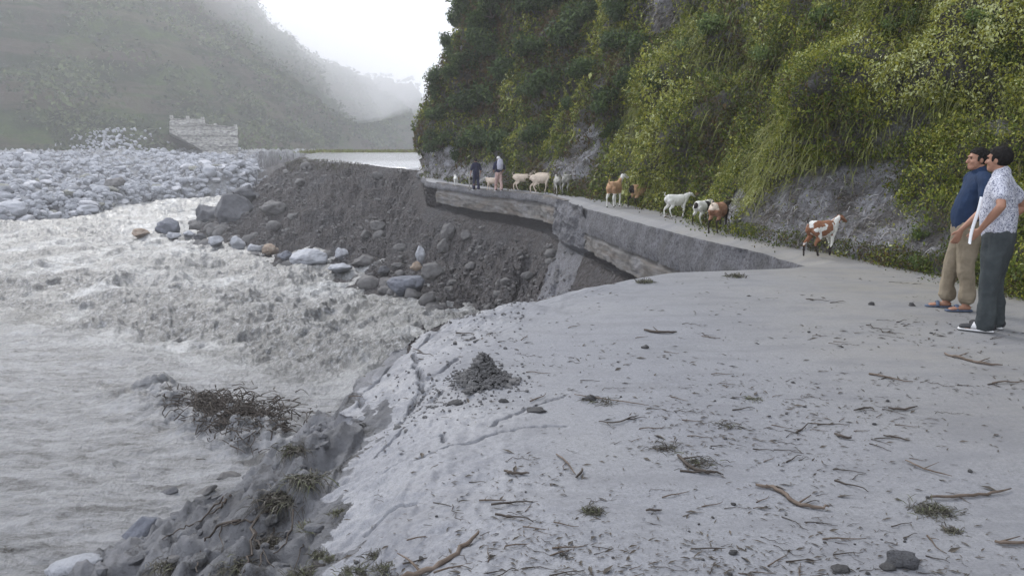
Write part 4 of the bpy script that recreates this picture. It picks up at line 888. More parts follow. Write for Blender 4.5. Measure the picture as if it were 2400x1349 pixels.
    limb(S, [(0, float(L(z)) + by_(z) * .5, z, a * pw, b + by_(z) * .5) for z, a, b in rr], k=4, seg=26)
    for i, s in enumerate((-1, 1)):
        e = np.array(elbows[i], float); d_ = e - sh[i]; q = sh[i] + d_ * sleeve; a0 = sh[i] - np.array([s * .05, 0, -.005])
        limb(S, [(*a0, .075, .075), (*(sh[i] + d_ * .12), .072, .076), (*(sh[i] + d_ * .35), .066, .072), (*q, .066, .074)], side=(0, 1, 0), seg=16)
    if collar: limb(S, [(0, float(L(1.43)), 1.435, .082, .078), (0, float(L(1.46)) - .004, 1.462, .070, .070)], k=2, seg=20)
    fuse(S, 'shirt', M[shirt], root, vox * 1.1, 2, .010)
    # trousers
    S = Soup(); limb(S, [(0, 0, 1.0, .155, .118), (0, 0, .92, .168, .13), (0, 0, .84, .165, .13), (0, 0, .78, .11, .10)], k=4, seg=24)
    for i, (hp_, kn, an) in enumerate(legs):
        s = (-1, 1)[i]
        limb(S, [(hp_[0], 0, .88, .10, .12), (hp_[0], .0, .75, .098, .115), (kn[0], kn[1], .47, .074, .080), (an[0] * .8 + kn[0] * .2, an[1], .28, .068, .074), (an[0], an[1] - .005, cuff + .03, .072, .082), (an[0], an[1] - .005, cuff, .073, .084)], seg=18)
    fuse(S, 'trousers', M[trousers], root, vox * 1.1, 2, .011, 11)
    for i, (hp_, kn, an) in enumerate(legs):
        s = (-1, 1)[i]; x0, y0 = an[0], an[1]
        if shoes == 'sandal':
            S = Soup(); limb(S, [(x0, y0 - .06, .012, .042, .012), (x0 + s * .01, y0 + .06, .012, .05, .012), (x0 + s * .02, y0 + .19, .012, .045, .011)], k=4, seg=12)
            limb(S, [(x0 - .04, y0 + .09, .03, .014, .02), (x0, y0 + .085, .07, .008, .022), (x0 + .05, y0 + .08, .03, .014, .02)], side=(0, 0, 1), k=3, seg=8); fuse(S, 'sandal', M['bluesole'], root, .006, 1)
        else:
            S = Soup(); limb(S, [(x0, y0 - .06, .055, .040, .045), (x0, y0 + .0, .065, .043, .055), (x0 + s * .01, y0 + .09, .045, .049, .034), (x0 + s * .02, y0 + .18, .034, .042, .024)], k=4, seg=14)
            up_ = fuse(S, 'shoe', [M['shoeblack'], M['white']], root, .006, 2, paint=lambda c: ((np.abs(c[:, 1] - (y0 + .075) + .35 * (c[:, 2] - .05)) < .022) & (c[:, 2] > .03)).astype(int))
            S = Soup(); limb(S, [(x0, y0 - .07, .014, .042, .014), (x0 + s * .01, y0 + .08, .014, .053, .014), (x0 + s * .02, y0 + .20, .014, .044, .013)], k=4, seg=14); so = S.build('sole', M['white']); so.parent = up_
    return root
def gz(px, py): return tuple(onroad(px, py))
p = at(2248, 720, 8.05); p[2] = 0
make_person(tuple(p), R(80), 'man in navy polo shirt, rolled khaki trousers and blue sandals, facing the torrent', 'navy', 'khaki',
            [(-.28, -.05, 1.10), (.25, -.03, 1.1)], [(-.27, .15, .88), (.24, -.02, .87)], [(.05, .3, -.95), (0, .1, -.95)], belly=.035, leanb=-.07, pw=.94, headyaw=R(4), shoes='sandal', cuff=.14, scale=1.0, feet=((-.10, -.02), (.10, .10)), sleeve=.60)
p = at(2318, 770, 7.05); p[2] = 0
m2 = make_person(tuple(p), R(52), 'man in pale patterned shirt and dark grey trousers, his hands on his hips', 'patterned', 'darkgrey',
            [(-.35, -.03, 1.18), (.39, -.14, 1.14)], [(-.25, .12, .96), (.21, .02, .98)], [(.35, .6, -.6), (-.3, .6, -.6)], belly=.03, leanb=.03, headyaw=R(-14), cuff=.06, scale=1.0, feet=((-.10, .03), (.12, -.02)), sleeve=.6, hups=((-1, -.3, .2), (1, -.3, .2)), pw=.98)
# white rolled sheet held at his left side
a, b = at(2303, 462, 6.88), at(2276, 572, 6.80); S = Soup(); c_ = (a + b) / 2; dd_ = (b - a) / np.linalg.norm(b - a); sd2 = np.cross(dd_, [0, 1, 0]); sd2 /= np.linalg.norm(sd2); Lh = np.linalg.norm(b - a) / 2
tn = np.linspace(-1, 1, 16); G = []
for q in np.linspace(-1, 1, 13): G.append([dd_ * Lh * t_ + sd2 * .028 * q * (1 - .15 * t_ * t_) + np.array([0, .03 * (q * q) + .03 * q + .012 * math.sin(3 * t_), 0]) for t_ in tn])
G = np.array(G); G2 = G + np.array([0, .006, 0]); n_, k_ = G.shape[:2]; V = np.concatenate([G.reshape(-1, 3), G2.reshape(-1, 3)]); F0 = grid_faces(n_, k_); ed = [i * k_ for i in range(n_)]; ed2 = [i * k_ + k_ - 1 for i in range(n_)]; e3 = list(range(k_)); e4 = [(n_ - 1) * k_ + i for i in range(k_)]
F = [F0, F0[:, ::-1] + n_ * k_] + [np.array([[l[i], l[i + 1], l[i + 1] + n_ * k_, l[i] + n_ * k_] for i in range(len(l) - 1)]) for l in (ed, ed2, e3, e4)]
S.add(V, np.concatenate(F)); o = S.build('paper_sheet', M['paper']); o.location = c_; tag(o, 'long white curled sheet held against the left hip of the man in the patterned shirt', 'paper sheet')
def far_person(px, pyf, rz, *a, **k):
    p = onroad(px, pyf); p[2] = float(road_z(np.array(p[0]), np.array(p[1]))); return make_person(tuple(p), rz, *a, vox=.014, **k), p
far_person(1116, 441, R(25), 'distant walker in dark navy clothes among the goats at the road bend', 'darkblue', 'darkblue', [(-.27, -.02, 1.1), (.27, -.02, 1.1)], [(-.27, .10, .87), (.26, .05, .86)], [(0, .2, -.95), (0, .2, -.95)], scale=.98, sleeve=1.0, feet=((-.09, .12), (.09, -.12)), collar=False)
f2, p = far_person(1169, 443, R(20), 'distant walker in white cap and pinkish trousers, with a lavender pack', 'darkblue', 'pink', [(-.27, -.05, 1.1), (.27, -.05, 1.1)], [(-.22, .12, .98), (.25, .12, .95)], [(.2, .8, -.4), (0, .8, -.4)], scale=1.03, sleeve=1.0, feet=((-.10, .16), (.10, -.14)), cap='white', collar=False)
S = Soup(); limb(S, [(0, 0, -.20, .15, .09), (0, 0, 0, .17, .12), (0, 0, .2, .14, .08)], k=4, seg=18); o = fuse(S, 'backpack', M['lav'], None, .012, 2, .01, 10); q_ = Vector((0, -.21, 1.32)); q_.rotate(f2.rotation_euler); o.location = Vector(p) + q_ * 1.03; o.rotation_euler = f2.rotation_euler
tag(o, 'lavender pack on the back of the distant walker in the white cap', 'backpack')
# ------------------------------------------------------------------ goats
for nm, a, b in [('cream', (.58, .48, .38), (.72, .62, .52)), ('gwhite', (.66, .65, .60), (.80, .79, .74)), ('tan', (.44, .26, .15), (.56, .36, .22)), ('redbrown', (.22, .10, .055), (.34, .17, .10)), ('gbrown', (.27, .14, .085), (.38, .21, .14)), ('gdark', (.018, .016, .015), (.05, .04, .035)), ('ggrey', (.30, .29, .26), (.45, .44, .40)), ('horn', (.10, .085, .07), (.2, .17, .14))]:
    M[nm] = plain('goat_' + nm, a, b, 26, .9, .004, .2)
def make_goat(px, py, hpx, rz, lab, mats, paint, gait=0., headdown=0., horns=True, tail='up', yaw=0., nohair=None):
    p = onroad(px, py); p[2] = float(road_z(np.array(p[0]), np.array(p[1]))); sc = hpx * p[1] / FPX / .80
    root = empty('goat', tuple(p), rz); root.scale = (sc,) * 3; tag(root, lab, 'goat', 'goats walking along the road'); r = np.random.default_rng(int(px)); S = Soup(); hd = headdown
    cy_, sy_ = math.cos(yaw), math.sin(yaw)
    def H(x, y, z):           # head and neck turn about the neck base and drop with headdown
        dx, dz = x - .33, z - .64; dz -= hd * max(0, dx + dz) ; dz *= .82; return (.33 + dx * cy_ - y * sy_, dx * sy_ + y * cy_, .64 + dz)
    limb(S, [(-.40, 0, .56, .06, .07), (-.33, 0, .575, .105, .125), (-.20, 0, .565, .125, .145), (-.03, 0, .53, .15, .165), (.14, 0, .54, .135, .165), (.25, 0, .57, .10, .145), (.32, 0, .62, .07, .105)], side=(0, 1, 0), k=4, seg=20)
    nk = [(.27, 0, .59, .085, .12), (*H(.35, 0, .69), .058, .085), (*H(.42, 0, .79), .046, .06), (*H(.46, 0, .855), .045, .05)]; nk = nk; limb(S, nk, side=(0, 1, 0), k=4, seg=16)
    limb(S, [(*H(.445, 0, .87), .048, .05), (*H(.50, 0, .865), .046, .048), (*H(.57, 0, .825), .033, .036), (*H(.635, 0, .785), .024, .026)], side=(0, 1, 0), k=4, seg=14)
    for s in (-1, 1): limb(S, [(*H(.45, s * .04, .88), .012, .008), (*H(.44, s * .09, .865), .02, .007), (*H(.445, s * .125, .81), .016, .006)], side=(1, 0, 0), k=3, seg=8)
    limb(S, [(*H(.59, 0, .78), .01, .01), (*H(.585, 0, .72), .004, .004)], k=3, seg=6)
    t_ = [(-.40, 0, .63, .018, .014), (-.45, 0, .70, .02, .012), (-.43, 0, .77, .012, .008)] if tail == 'up' else [(-.40, 0, .60, .018, .014), (-.46, 0, .57, .018, .012), (-.47, 0, .50, .012, .008)]
    limb(S, t_, side=(0, 1, 0), k=3, seg=8)
    for i, s in enumerate((-1, 1)):
        g = gait * (1 if i else -1)
        def sw(x, z, top, a): return (x + math.sin(a) * (top - z), z if z > .1 else z + (1 - math.cos(a)) * .2)
        def q(x, z, top, a, rs, ro, yy): X_, Z_ = sw(x, z, top, a); return (X_, s * yy, Z_, rs, ro)
        a = g; limb(S, [q(.23, .52, .52, a, .05, .075, .075), q(.215, .40, .52, a, .036, .05, .08), q(.235, .25, .52, a, .023, .026, .08), q(.23, .09, .52, a, .0165, .018, .08), q(.245, .028, .52, a, .02, .024, .08)], side=(0, 1, 0), k=3, seg=12)
        a = -g; limb(S, [q(-.29, .54, .54, a, .07, .11, .07), q(-.22, .39, .54, a, .045, .065, .085), q(-.345, .265, .54, a, .021, .03, .08), q(-.315, .09, .54, a, .0165, .019, .08), q(-.30, .028, .54, a, .02, .024, .08)], side=(0, 1, 0), k=3, seg=12)
    mm = [M[x] for x in mats] + [M['gdark']]
    def pt(c):
        k = paint(c, r); k[c[:, 2] < .04] = len(mm) - 1; return k
    b = fuse(S, 'body', mm, root, .010, 2, .007, 22, paint=pt)
    for s in (-1, 1):
        S = Soup(); S.add(ICO[1][0] * .008 + np.array(H(.505, s * .045, .88)), ICO[1][1]); S.build('eye', M['gdark'], root)
        if horns: S = Soup(); S.tube(catmull([H(.45, s * .022, .905), H(.42, s * .035, .97), H(.36, s * .05, 1.0)], 4), np.linspace(.014, .004, 9), 7); S.build('horn', M['horn'], root)
    return root
Z0 = lambda c, r: np.zeros(len(c), int)
pn = lambda c, sc, o=0.: fbm(c[:, 0] * sc + o, c[:, 1] * sc, c[:, 2] * sc, oct=2)
head = lambda c, x=.40: c[:, 0] > x
def paint_red(c, r): k = np.zeros(len(c), int); k[pn(c, 6.5, 3) > .2] = 1; k[(c[:, 0] > .13) & (pn(c, 5, 1) > -.25)] = 1; k[head(c, .42)] = 0; k[((c[:, 0] < -.43) & (c[:, 2] > .6)) | ((c[:, 2] < .22))] = 2; k[(c[:, 0] > .1) & (c[:, 2] > .18) & (c[:, 2] < .4)] = 1; return k
def paint_brown(c, r): k = np.zeros(len(c), int); k[(c[:, 0] > .13) & (c[:, 2] > .3)] = 1; k[(c[:, 0] > .44)] = 2; k[(c[:, 2] < .32)] = 1; k[(c[:, 0] < -.3) & (c[:, 2] > .55)] = 3; return k
def paint_bw(c, r): k = np.zeros(len(c), int); k[(c[:, 0] > .02) & (c[:, 0] < .34) & (c[:, 2] > .42) & (pn(c, 5) > -.3)] = 1; k[pn(c, 6, 9) > .45] = 1; k[(c[:, 0] < -.39)] = 1; k[c[:, 0] > .47] = 1; return k
def paint_tan(c, r): k = np.zeros(len(c), int); k[head(c, .36)] = 1; k[(c[:, 0] < -.33)] = 1; k[(c[:, 0] > .1) & (c[:, 2] < .35)] = 2; k[(c[:, 0] < 0) & (c[:, 2] < .3)] = 1; return k
def paint_tw(c, r): k = np.zeros(len(c), int); k[head(c, .34)] = 1; k[c[:, 2] < .38] = 1; return k
def paint_rh(c, r): k = np.zeros(len(c), int); k[head(c, .40)] = 1; return k
# facing: rz = 0 looks to the right of the picture, 90 straight up the road
make_goat(1925, 600, 95, R(28), 'red-brown goat with white patches and white shoulder, nearest of the goats to the camera', ['redbrown', 'gwhite', 'gdark'], paint_red, .22, .25, tail='up')
make_goat(1684, 546, 82, R(52), 'brown goat with black neck and white head, seen from behind beside the piebald one', ['gbrown', 'gdark', 'gwhite', 'cream'], paint_brown, .12, .35, yaw=-.5)
make_goat(1645, 527, 64, R(48), 'small black and white piebald goat just ahead of the brown one', ['gwhite', 'gdark'], paint_bw, .2, .5, yaw=-.2, tail='down')
make_goat(1586, 510, 62, R(22), 'all white goat with raised tail walking alone along the hill edge', ['gwhite'], Z0, .16, .38)
make_goat(1503, 486, 60, R(20), 'tan goat with black head and dark rump half hidden by roadside plants', ['tan', 'gdark', 'cream'], paint_tan, .24, .5)
make_goat(1440, 485, 68, R(62), 'tan goat with a white head, seen from behind, tallest in the middle of the herd', ['tan', 'gwhite'], paint_tw, .10, -.1, yaw=-.6)
make_goat(1334, 456, 54, R(60), 'pale grey goat last in the bunch of goats by the bare rock', ['ggrey'], Z0, .1, .0, yaw=-.5)
make_goat(1306, 455, 46, R(95), 'slim dark grey goat in the shade behind the cream pair', ['ggrey', 'gdark'], paint_rh, .1, .1)
make_goat(1268, 451, 48, R(4), 'cream goat walking broadside, in front of the pair by the bend', ['cream'], Z0, .2, .35)
make_goat(1281, 449, 50, R(-6), 'cream goat with reddish head overlapping the broadside one', ['cream', 'redbrown'], paint_rh, .15, .3)
make_goat(1226, 446, 44, R(8), 'cream goat walking alone just right of the distant walkers', ['cream'], Z0, .15, .05, horns=False)
make_goat(1155, 442, 34, R(175), 'small cream goat at the legs of the walker in the white cap', ['cream', 'ggrey'], paint_rh, .15, .6, horns=False)
make_goat(1108, 440, 36, R(80), 'small grey goat at the legs of the walker in navy', ['ggrey', 'gdark'], paint_bw, .1, .4, horns=False)
make_goat(1068, 432, 26, R(100), 'small white goat farthest along the road, against the rocky foot of the cliff', ['gwhite'], Z0, .1, .2, horns=False)
# ================================================================== DEBRIS ON THE ROAD
def road_pt(px, py):
    p = onroad(px, py); p[2] = float(road_z(np.array(p[0]), np.array(p[1]))) ; return p
def twig_mesh(seed, forks=3, mat='twig', wig=.12, th=.02, segs=7):
    th = th * .75
    r = np.random.default_rng(seed); S = Soup(); x = np.linspace(-.5, .5, segs); P = np.stack([x, np.cumsum(r.normal(0, wig / 3, segs)), .5 * th + .03 * np.abs(r.normal(size=segs)) * (np.arange(segs) > 0)], 1); P[:, 1] -= P[:, 1].mean()
    S.tube(P, np.linspace(th, th * .35, segs), 6)
    for _ in range(forks):
        i = int(r.integers(1, segs - 1)); d = np.array([r.uniform(.2, .9), r.choice([-1, 1]) * r.uniform(.4, .9), r.uniform(0, .3)]); L = r.uniform(.12, .32)
        S.tube([P[i], P[i] + d * L * .5 + [0, 0, .01], P[i] + d * L + [.05 * L, 0, -.3 * d[2] * L]], [th * .5, th * .38, th * .2], 5)
    return S.mesh('twig', M[mat])
tw = [twig_mesh(400 + q, [0, 1, 3, 0, 2, 4, 1][q], ['twig', 'twig', 'twig', 'twig', 'stick', 'twig', 'stick'][q], .10 + .05 * (q % 3), [.03, .022, .018, .04, .03, .016, .035][q]) for q in range(7)]
r = np.random.default_rng(77); cnt = 0
def road_samples(n, ymin=640):
    out = []
    while len(out) < n:
        px = r.uniform(760, 2420); py = r.uniform(ymin, 1360)
        if py < 640 + .18 * max(0, 1500 - px) or (px > 2200 and py < 700): continue
        p = onroad(px, py)
        if p[0] < XL(p[1]) + .05 or p[0] > XR(p[1]) - .1 or (py < 760 and r.random() < .45): continue
        if r.random() > .12 + 1.9 * max(0, fbm(p[0] * .9, p[1] * .9, oct=3) + .05): continue
        out.append(p)
    return np.array(out)
for j, p in enumerate(road_samples(270)):
    o = link('twig', tw[j % 7]); L = np.exp(r.normal(-2.45, .45)) * np.interp(p[1], [3, 9], [1, 1.5]); p[2] = float(road_z(np.array(p[0]), np.array(p[1])))
    o.location = p + [0, 0, .002]; o.rotation_euler = (0, 0, r.normal(0, .7)); o.scale = (L, L, L); tag(o, 'short wet twig lying on the grey mud of the road', 'twig', 'short twigs strewn over the muddy road')
pb = [rock_mesh('pebble', 500 + q, 2, .5, (1, .8, .6), M['clod']) for q in range(4)]
for j, p in enumerate(road_samples(70)):
    o = link('pebble', pb[j % 4]); s = np.clip(np.exp(r.normal(-4.6, .4)) * np.interp(p[1], [3, 9], [.75, 1.7]), .004, .05); p[2] = float(road_z(np.array(p[0]), np.array(p[1])))
    o.location = p + [0, 0, s * .3]; o.rotation_euler = (0, 0, r.uniform(0, 6)); o.scale = (s, s, s); tag(o, 'dark pebble lying on the grey mud of the road', 'pebble', 'dark pebbles scattered over the muddy road')
# fine litter
n = 6500; P = road_samples(1300); P = np.repeat(P, 3, 0)[:n] + r.normal(size=(len(np.repeat(P, 3, 0)[:n]), 3)) * [.12, .12, 0]; n = len(P)
P[:, 2] = road_z(P[:, 0], P[:, 1]) + .004; l = np.exp(r.normal(-4.0, .45, n)) * np.interp(P[:, 1], [3, 9], [.8, 1.7]); a = r.normal(0, .8, n)
V, F, T = leaves(P, np.stack([np.cos(a), np.sin(a), .15 * r.normal(size=n)], 1), r.normal(size=(n, 3)) * .25 + [0, 0, 1], l * 1.5, l * r.uniform(.12, .45, n), r.random(n), .3)
o = link('leaf_litter', raw_mesh('leaf_litter', V, F, False, {'tint': T}), M['litter']); tag(o, 'fine dark plant litter washed over the muddy road', 'leaf litter', kind='stuff')
# single sticks one can point at: pixel paths, thickness (m)
def stick(path, rad, lab, mat='stick', forks=(), name='branch', lift=.012):
    S = Soup(); P = np.array([road_pt(*q) + [0, 0, lift] for q in path]); c = P[0].copy(); Pc = catmull(P - c, 4); k = len(Pc); r_ = np.random.default_rng(int(path[0][0]))
    Pc = Pc + r_.normal(size=Pc.shape) * [rad * .35, rad * .35, rad * .2]; rad = rad * .8; S.tube(Pc, np.interp(np.linspace(0, 1, k), [0, .3, .8, 1], [rad * .7, rad, rad * .8, rad * .35]), 8)
    for f in forks:
        Q = np.array([road_pt(*q) + [0, 0, lift + .01 * i] for i, q in enumerate(f)]) - c; S.tube(catmull(Q, 3), np.linspace(rad * .55, rad * .2, (len(Q) - 1) * 3 + 1), 6)
    o = S.build(name, M[mat]); o.location = c; return tag(o, lab, 'branch' if name == 'branch' else name)
stick([(888, 1297), (930, 1280), (985, 1288), (1040, 1280), (1090, 1258), (1124, 1234)], .016, 'long curved brown branch lying on the road near the grassy edge', forks=[[(985, 1288), (960, 1258), (930, 1240)], [(930, 1280), (905, 1310)]])
stick([(1772, 1140), (1820, 1150), (1862, 1180), (1905, 1190), (1945, 1192)], .013, 'kinked bark-stripped branch on the mud in the right foreground', forks=[[(1870, 1182), (1900, 1168)], [(1820, 1150), (1795, 1143)]])
stick([(2180, 1167), (2250, 1164), (2310, 1158), (2370, 1147)], .010, 'straight brown stick pointing away from the weed heap', forks=[])
stick([(1303, 1068), (1330, 1090), (1349, 1120)], .006, 'thin twig forming the long arm of a V on the mud', name='twig')
stick([(1366, 1104), (1358, 1118), (1349, 1127)], .008, 'short twig forming the short arm of a V on the mud', 'twig', name='twig')
stick([(1183, 1103), (1205, 1113), (1243, 1114)], .011, 'stubby brown stick left of the V-shaped twigs', 'twig')
stick([(1508, 776), (1545, 781), (1588, 780)], .016, 'dark mossy stick in the middle of the road, well beyond the mound', 'twig', forks=[[(1545, 781), (1530, 771)]])
stick([(2212, 830), (2250, 840), (2300, 852), (2350, 857)], .014, 'brown bundle-like stick on the tan mud in front of the two men', forks=[[(2240, 838), (2270, 830)], [(2290, 851), (2320, 842)]])
stick([(1955, 1020), (1975, 1028), (1998, 1030)], .011, 'short thick dark stick on the mud right of centre', 'twig'); stick([(2078, 962), (2110, 965), (2150, 958)], .010, 'dark stick lying level on the mud on the right', 'twig')
stick([(2070, 1025), (2100, 1030), (2130, 1037)], .007, 'thin dark stick just below a level one on the right', 'twig'); stick([(1403, 995), (1440, 998), (1480, 985), (1498, 981)], .006, 'thin bent twig in the centre of the road', 'twig', forks=[[(1420, 997), (1433, 1012)]], name='twig')
stick([(2333, 1268), (2370, 1272), (2410, 1270)], .010, 'split stick at the lower right corner', forks=[[(2340, 1270), (2390, 1262)]]); stick([(1515, 1202), (1552, 1202)], .008, 'short straight chip of wood on the mud, right of the grass tuft', 'twig')
stick([(1590, 1072), (1620, 1098), (1660, 1110), (1685, 1112)], .013, 'dark clump-covered stick in the middle of the litter patch', 'twig', forks=[[(1600, 1080), (1640, 1078)], [(1620, 1098), (1650, 1092)]])
stick([(2120, 1080), (2165, 1100), (2230, 1118)], .006, 'slender weed stalk above the long straight stick', 'stick', name='twig', forks=[[(2165, 1100), (2200, 1090)]]); stick([(1617, 1293), (1700, 1290)], .004, 'long thin straw near the lower edge of the road', 'twig', name='twig')
stick([(1345, 930), (1395, 938), (1470, 950), (1520, 958)], .005, 'thin rootlet trailing from the mud-caked stone', 'stick', name='twig'); stick([(2000, 968), (2032, 962), (2050, 966)], .008, 'knobbly forked scrap of wood between two dark sticks', 'twig', forks=[[(2020, 964), (2030, 975)]], name='twig')
def tuft(px, py, wpx, lab, nb=160, hh=.8, name='grass_tuft', flat=.5, tb=0.):
    p = road_pt(px, py); rr_ = np.random.default_rng(int(px * 3 + py)); s = wpx * p[1] / FPX / 2; C = rr_.normal(size=(nb, 3)) * [s * .45, s * .35, .002]; d = rr_.normal(size=(nb, 3)) * [1, 1, .3] * flat + [0, 0, 1 - .6 * flat]
    V, F, T = blades(C, d, rr_.uniform(.4, 1, nb) * s * hh * 2, np.full(nb, max(.0022, .0011 * p[1])), np.clip(.4 + tb + .25 * rr_.normal(size=nb), 0, 1), .5, rr_); o = link(name, raw_mesh(name, V, F, True, {'tint': T}), M['tuft']); o.location = p; return tag(o, lab, 'grass tuft' if name == 'grass_tuft' else 'weed heap')
tuft(1388, 1205, 60, 'uprooted grey-green grass tuft lying alone on the mud', 220, .7); tuft(2190, 1195, 110, 'heap of flattened weeds beside the long straight stick', 420, .5, 'weed_heap', .9); tuft(2235, 1240, 60, 'small heap of weeds at the lower end of the larger weed heap', 200, .5, 'weed_heap', .9)
tuft(1510, 662, 44, 'small plant scrap near the broken road edge, left of another', 120, .6); tuft(1725, 650, 50, 'low tuft by the broken road edge below the last stretch of wall', 120, .5); tuft(1560, 1052, 90, 'flattened reddish weeds in the litter patch', 160, .5, 'weed_heap', 1.0, -.2)
tuft(1640, 1085, 110, 'dark flattened weeds around the clump-covered stick', 200, .4, 'weed_heap', 1.0, -.2); tuft(1410, 945, 90, 'rootlets and weeds trailing right of the mud-caked stone', 110, .5, 'weed_heap', 1.0, -.1)
tuft(1765, 940, 60, 'dry weed stalks on the right half of the road', 90, .5, 'weed_heap', 1.0, .1); tuft(980, 1325, 70, 'dark grass scrap at the bottom of the road near the curved branch', 180, .6)
tuft(1700, 1000, 80, 'sparse flattened stems around the centre right of the road', 90, .45, 'weed_heap', 1.0, -.2); tuft(1320, 1300, 60, 'reddish dry stems at the bottom middle of the road', 70, .5, 'weed_heap', 1.0, -.3)
r2 = np.random.default_rng(5)
for (px, py, w_) in [(735, 1215, 60), (770, 1240, 70), (815, 1205, 60), (845, 1230, 70), (880, 1215, 60), (800, 1285, 80), (860, 1290, 90), (760, 1320, 80), (830, 1340, 90), (745, 1140, 60), (700, 1180, 80), (720, 1100, 60), (900, 1250, 60), (905, 1330, 60), (770, 1160, 40), (790, 1085, 40)]:
    o = tuft(px, py, w_, 'silt-coated grass tuft on the crumbling left edge of the road', 170, .75, flat=.6, tb=.12 * r2.random()); o['group'] = 'grass tufts along the crumbling left edge'
# stones on the road
for px, py, wpx, asp, mt, lab in [(1382, 936, 40, .42, 'clod', 'mud-caked stone with rootlets on the middle of the road'), (1258, 966, 56, .25, 'clod', 'flat dark stone half sunk in the mud'), (2115, 1305, 90, .62, 'silt', 'pale crumbling lump of silt in the right foreground'),
                                  (2085, 1322, 50, .4, 'clod', 'dark flat stone against the pale lump of silt'), (1066, 935, 44, .35, 'clod', 'curved clod of earth below the soil mound'), (1180, 940, 26, .5, 'clod', 'small round clod to the right of the soil mound'),
                                  (1512, 812, 20, .6, 'clod', 'small dark stone on the far middle of the road'), (2045, 712, 16, .8, 'clod', 'little cube-like stone on the road left of the two men'), (2138, 714, 16, .8, 'clod', 'little stone on the road just left of the sandals'), (1972, 1328, 50, .4, 'clod', 'dark lump at the bottom of the road left of the silt lump')]:
    p = road_pt(px, py + wpx * asp * .3); s = wpx * p[1] / FPX / 2; me = rock_mesh('stone', int(px), 3, .6, (1, .7, 1), M[mt], .25); o = link('stone', me); o.location = p + [0, s * .3, s * asp * .4]; o.scale = (s, s, s * asp); tag(o, lab, 'stone')
# the soil mound
p = road_pt(1140, 895); S = Soup(); rr_ = np.random.default_rng(8)
for _ in range(1300):
    q = rr_.normal(size=2); d = math.hypot(*q); s = min(.035, np.exp(rr_.normal(-4.5, .4))); V, F = ICO[1]; z = .21 * math.exp(-d * d * .9); S.add((V * s * [1, .9, .75] * (1 + .25 * rr_.normal(size=(len(V), 1)))) + [q[0] * .095 - .02, q[1] * .10, z * rr_.uniform(.55, 1.0)], F)
o = S.build('soil_mound', M['clod'], None, False); o.location = p; tag(o, 'loose heap of dark soil clods standing on the road beside the cracks', 'soil mound')
P = []; 
for _ in range(620):
    px, py = (rr_.normal(1030, 75), rr_.normal(905, 45)) if rr_.random() < .6 else (rr_.normal(1130, 60), rr_.normal(900, 30)); 
    if rr_.random() < .22: px = rr_.uniform(1020, 1230); py = 705 + (1230 - px) * .10 + rr_.exponential(28)
    q = road_pt(px, py)
    if q[0] > XL(q[1]) + .03: P.append(q)
P = np.array(P); rock_soup(P, np.exp(rr_.normal(-4.95, .45, len(P))) * np.interp(P[:, 1], [4, 8], [1, 1.6]), 1, 520, M['clod'], 'soil_crumbs', 'dark crumbs of soil spilled around the cracks', 'soil crumbs', sink=.2)
# ================================================================== NEAR BANK: slabs of rock, roots, grass
def bank_pt(px, py): return hit(px, py)
for px, py, wpx, hpx, rot, mt, ang, lab in [(318, 1232, 150, 92, -.75, 'rock_blue', .9, 'large slanting slab of blue-grey rock on the silted bank in the lower left'), (538, 1112, 62, 60, .1, 'rock_soil', 1., 'square dark-sided block of rock on the bank near the water'),
      (410, 1208, 40, 42, .1, 'silt', .9, 'pale squarish stone beside the large slanting slab'), (470, 1152, 86, 34, -.5, 'rock_soil', .9, 'narrow slanting rock above the large slab'), (390, 1150, 60, 34, -.3, 'rock_dark', .9, 'dark low rock at the water edge of the near bank'),
      (512, 1215, 50, 30, -.4, 'rock_soil', .8, 'small slanting rock in the middle of the near bank'), (160, 1318, 150, 70, -.2, 'rock_pale', .15, 'smooth pale rock at the bottom left corner beside the river'), (730, 1240, 50, 36, 0, 'silt', .3, 'rounded silt-coated stone below the grass at the road edge'),
      (300, 1320, 80, 40, -.4, 'rock_dark', .8, 'dark rock at the bottom of the near bank'), (420, 1300, 90, 40, -.4, 'rock_soil', .8, 'brownish rock at the bottom of the near bank, right of the dark one')]:
    b = bank_pt(px, py + hpx * .25); s = wpx * b[1] / FPX / 2; me = rock_mesh('rock_slab', int(px + 7 * py), 4, ang, (1, .9, 1), M[mt], .14); e = np.abs(np.array([v.co[:] for v in me.vertices])).max(0)
    hs_ = hpx * b[1] / FPX / 2; me.transform(Matrix.Diagonal((s / e[0] * 1.05, .8 * (s * hs_) ** .5 / e[1], .62 * hs_ / e[2], 1))); me.transform(Matrix.Rotation(rot, 4, 'Y')); o = link('rock_slab', me); o.location = b + [0, .05, hs_ * .1]; tag(o, lab, 'rock')
r = np.random.default_rng(44); Pn = []; sn = []
while len(Pn) < 2600:
    Y = r.uniform(2.5, 19); t = r.random() ** 1.6; X = XL(Y) + (XF(Y) - XL(Y)) * t * 1.02 - .15; Pn.append((X, Y)); sn.append(np.exp(r.normal(-3.6, .45)) * np.interp(Y, [3, 15], [.8, 1.8]))
Pn = np.array(Pn); sn = np.array(sn); rock_soup(np.stack([Pn[:, 0], Pn[:, 1], ground(Pn[:, 0], Pn[:, 1])], 1), sn, 1, 560, M['silt'], 'bank_rubble', 'small silt-coated stones and clods on the near bank', 'rubble', sink=.1)
def root_(path, rad, lab, name='root', off=.02):
    P = np.array([bank_pt(*q) for q in path]); P[:, 2] += off; c = P[0].copy(); S = Soup(); Q = catmull(P - c, 5); S.tube(Q + np.random.default_rng(int(path[0][0])).normal(size=Q.shape) * .006, np.linspace(rad * .6, rad * .22, len(Q)), 7); o = S.build(name, M['twig']); o.location = c; return tag(o, lab, name, 'roots hanging down the near bank')
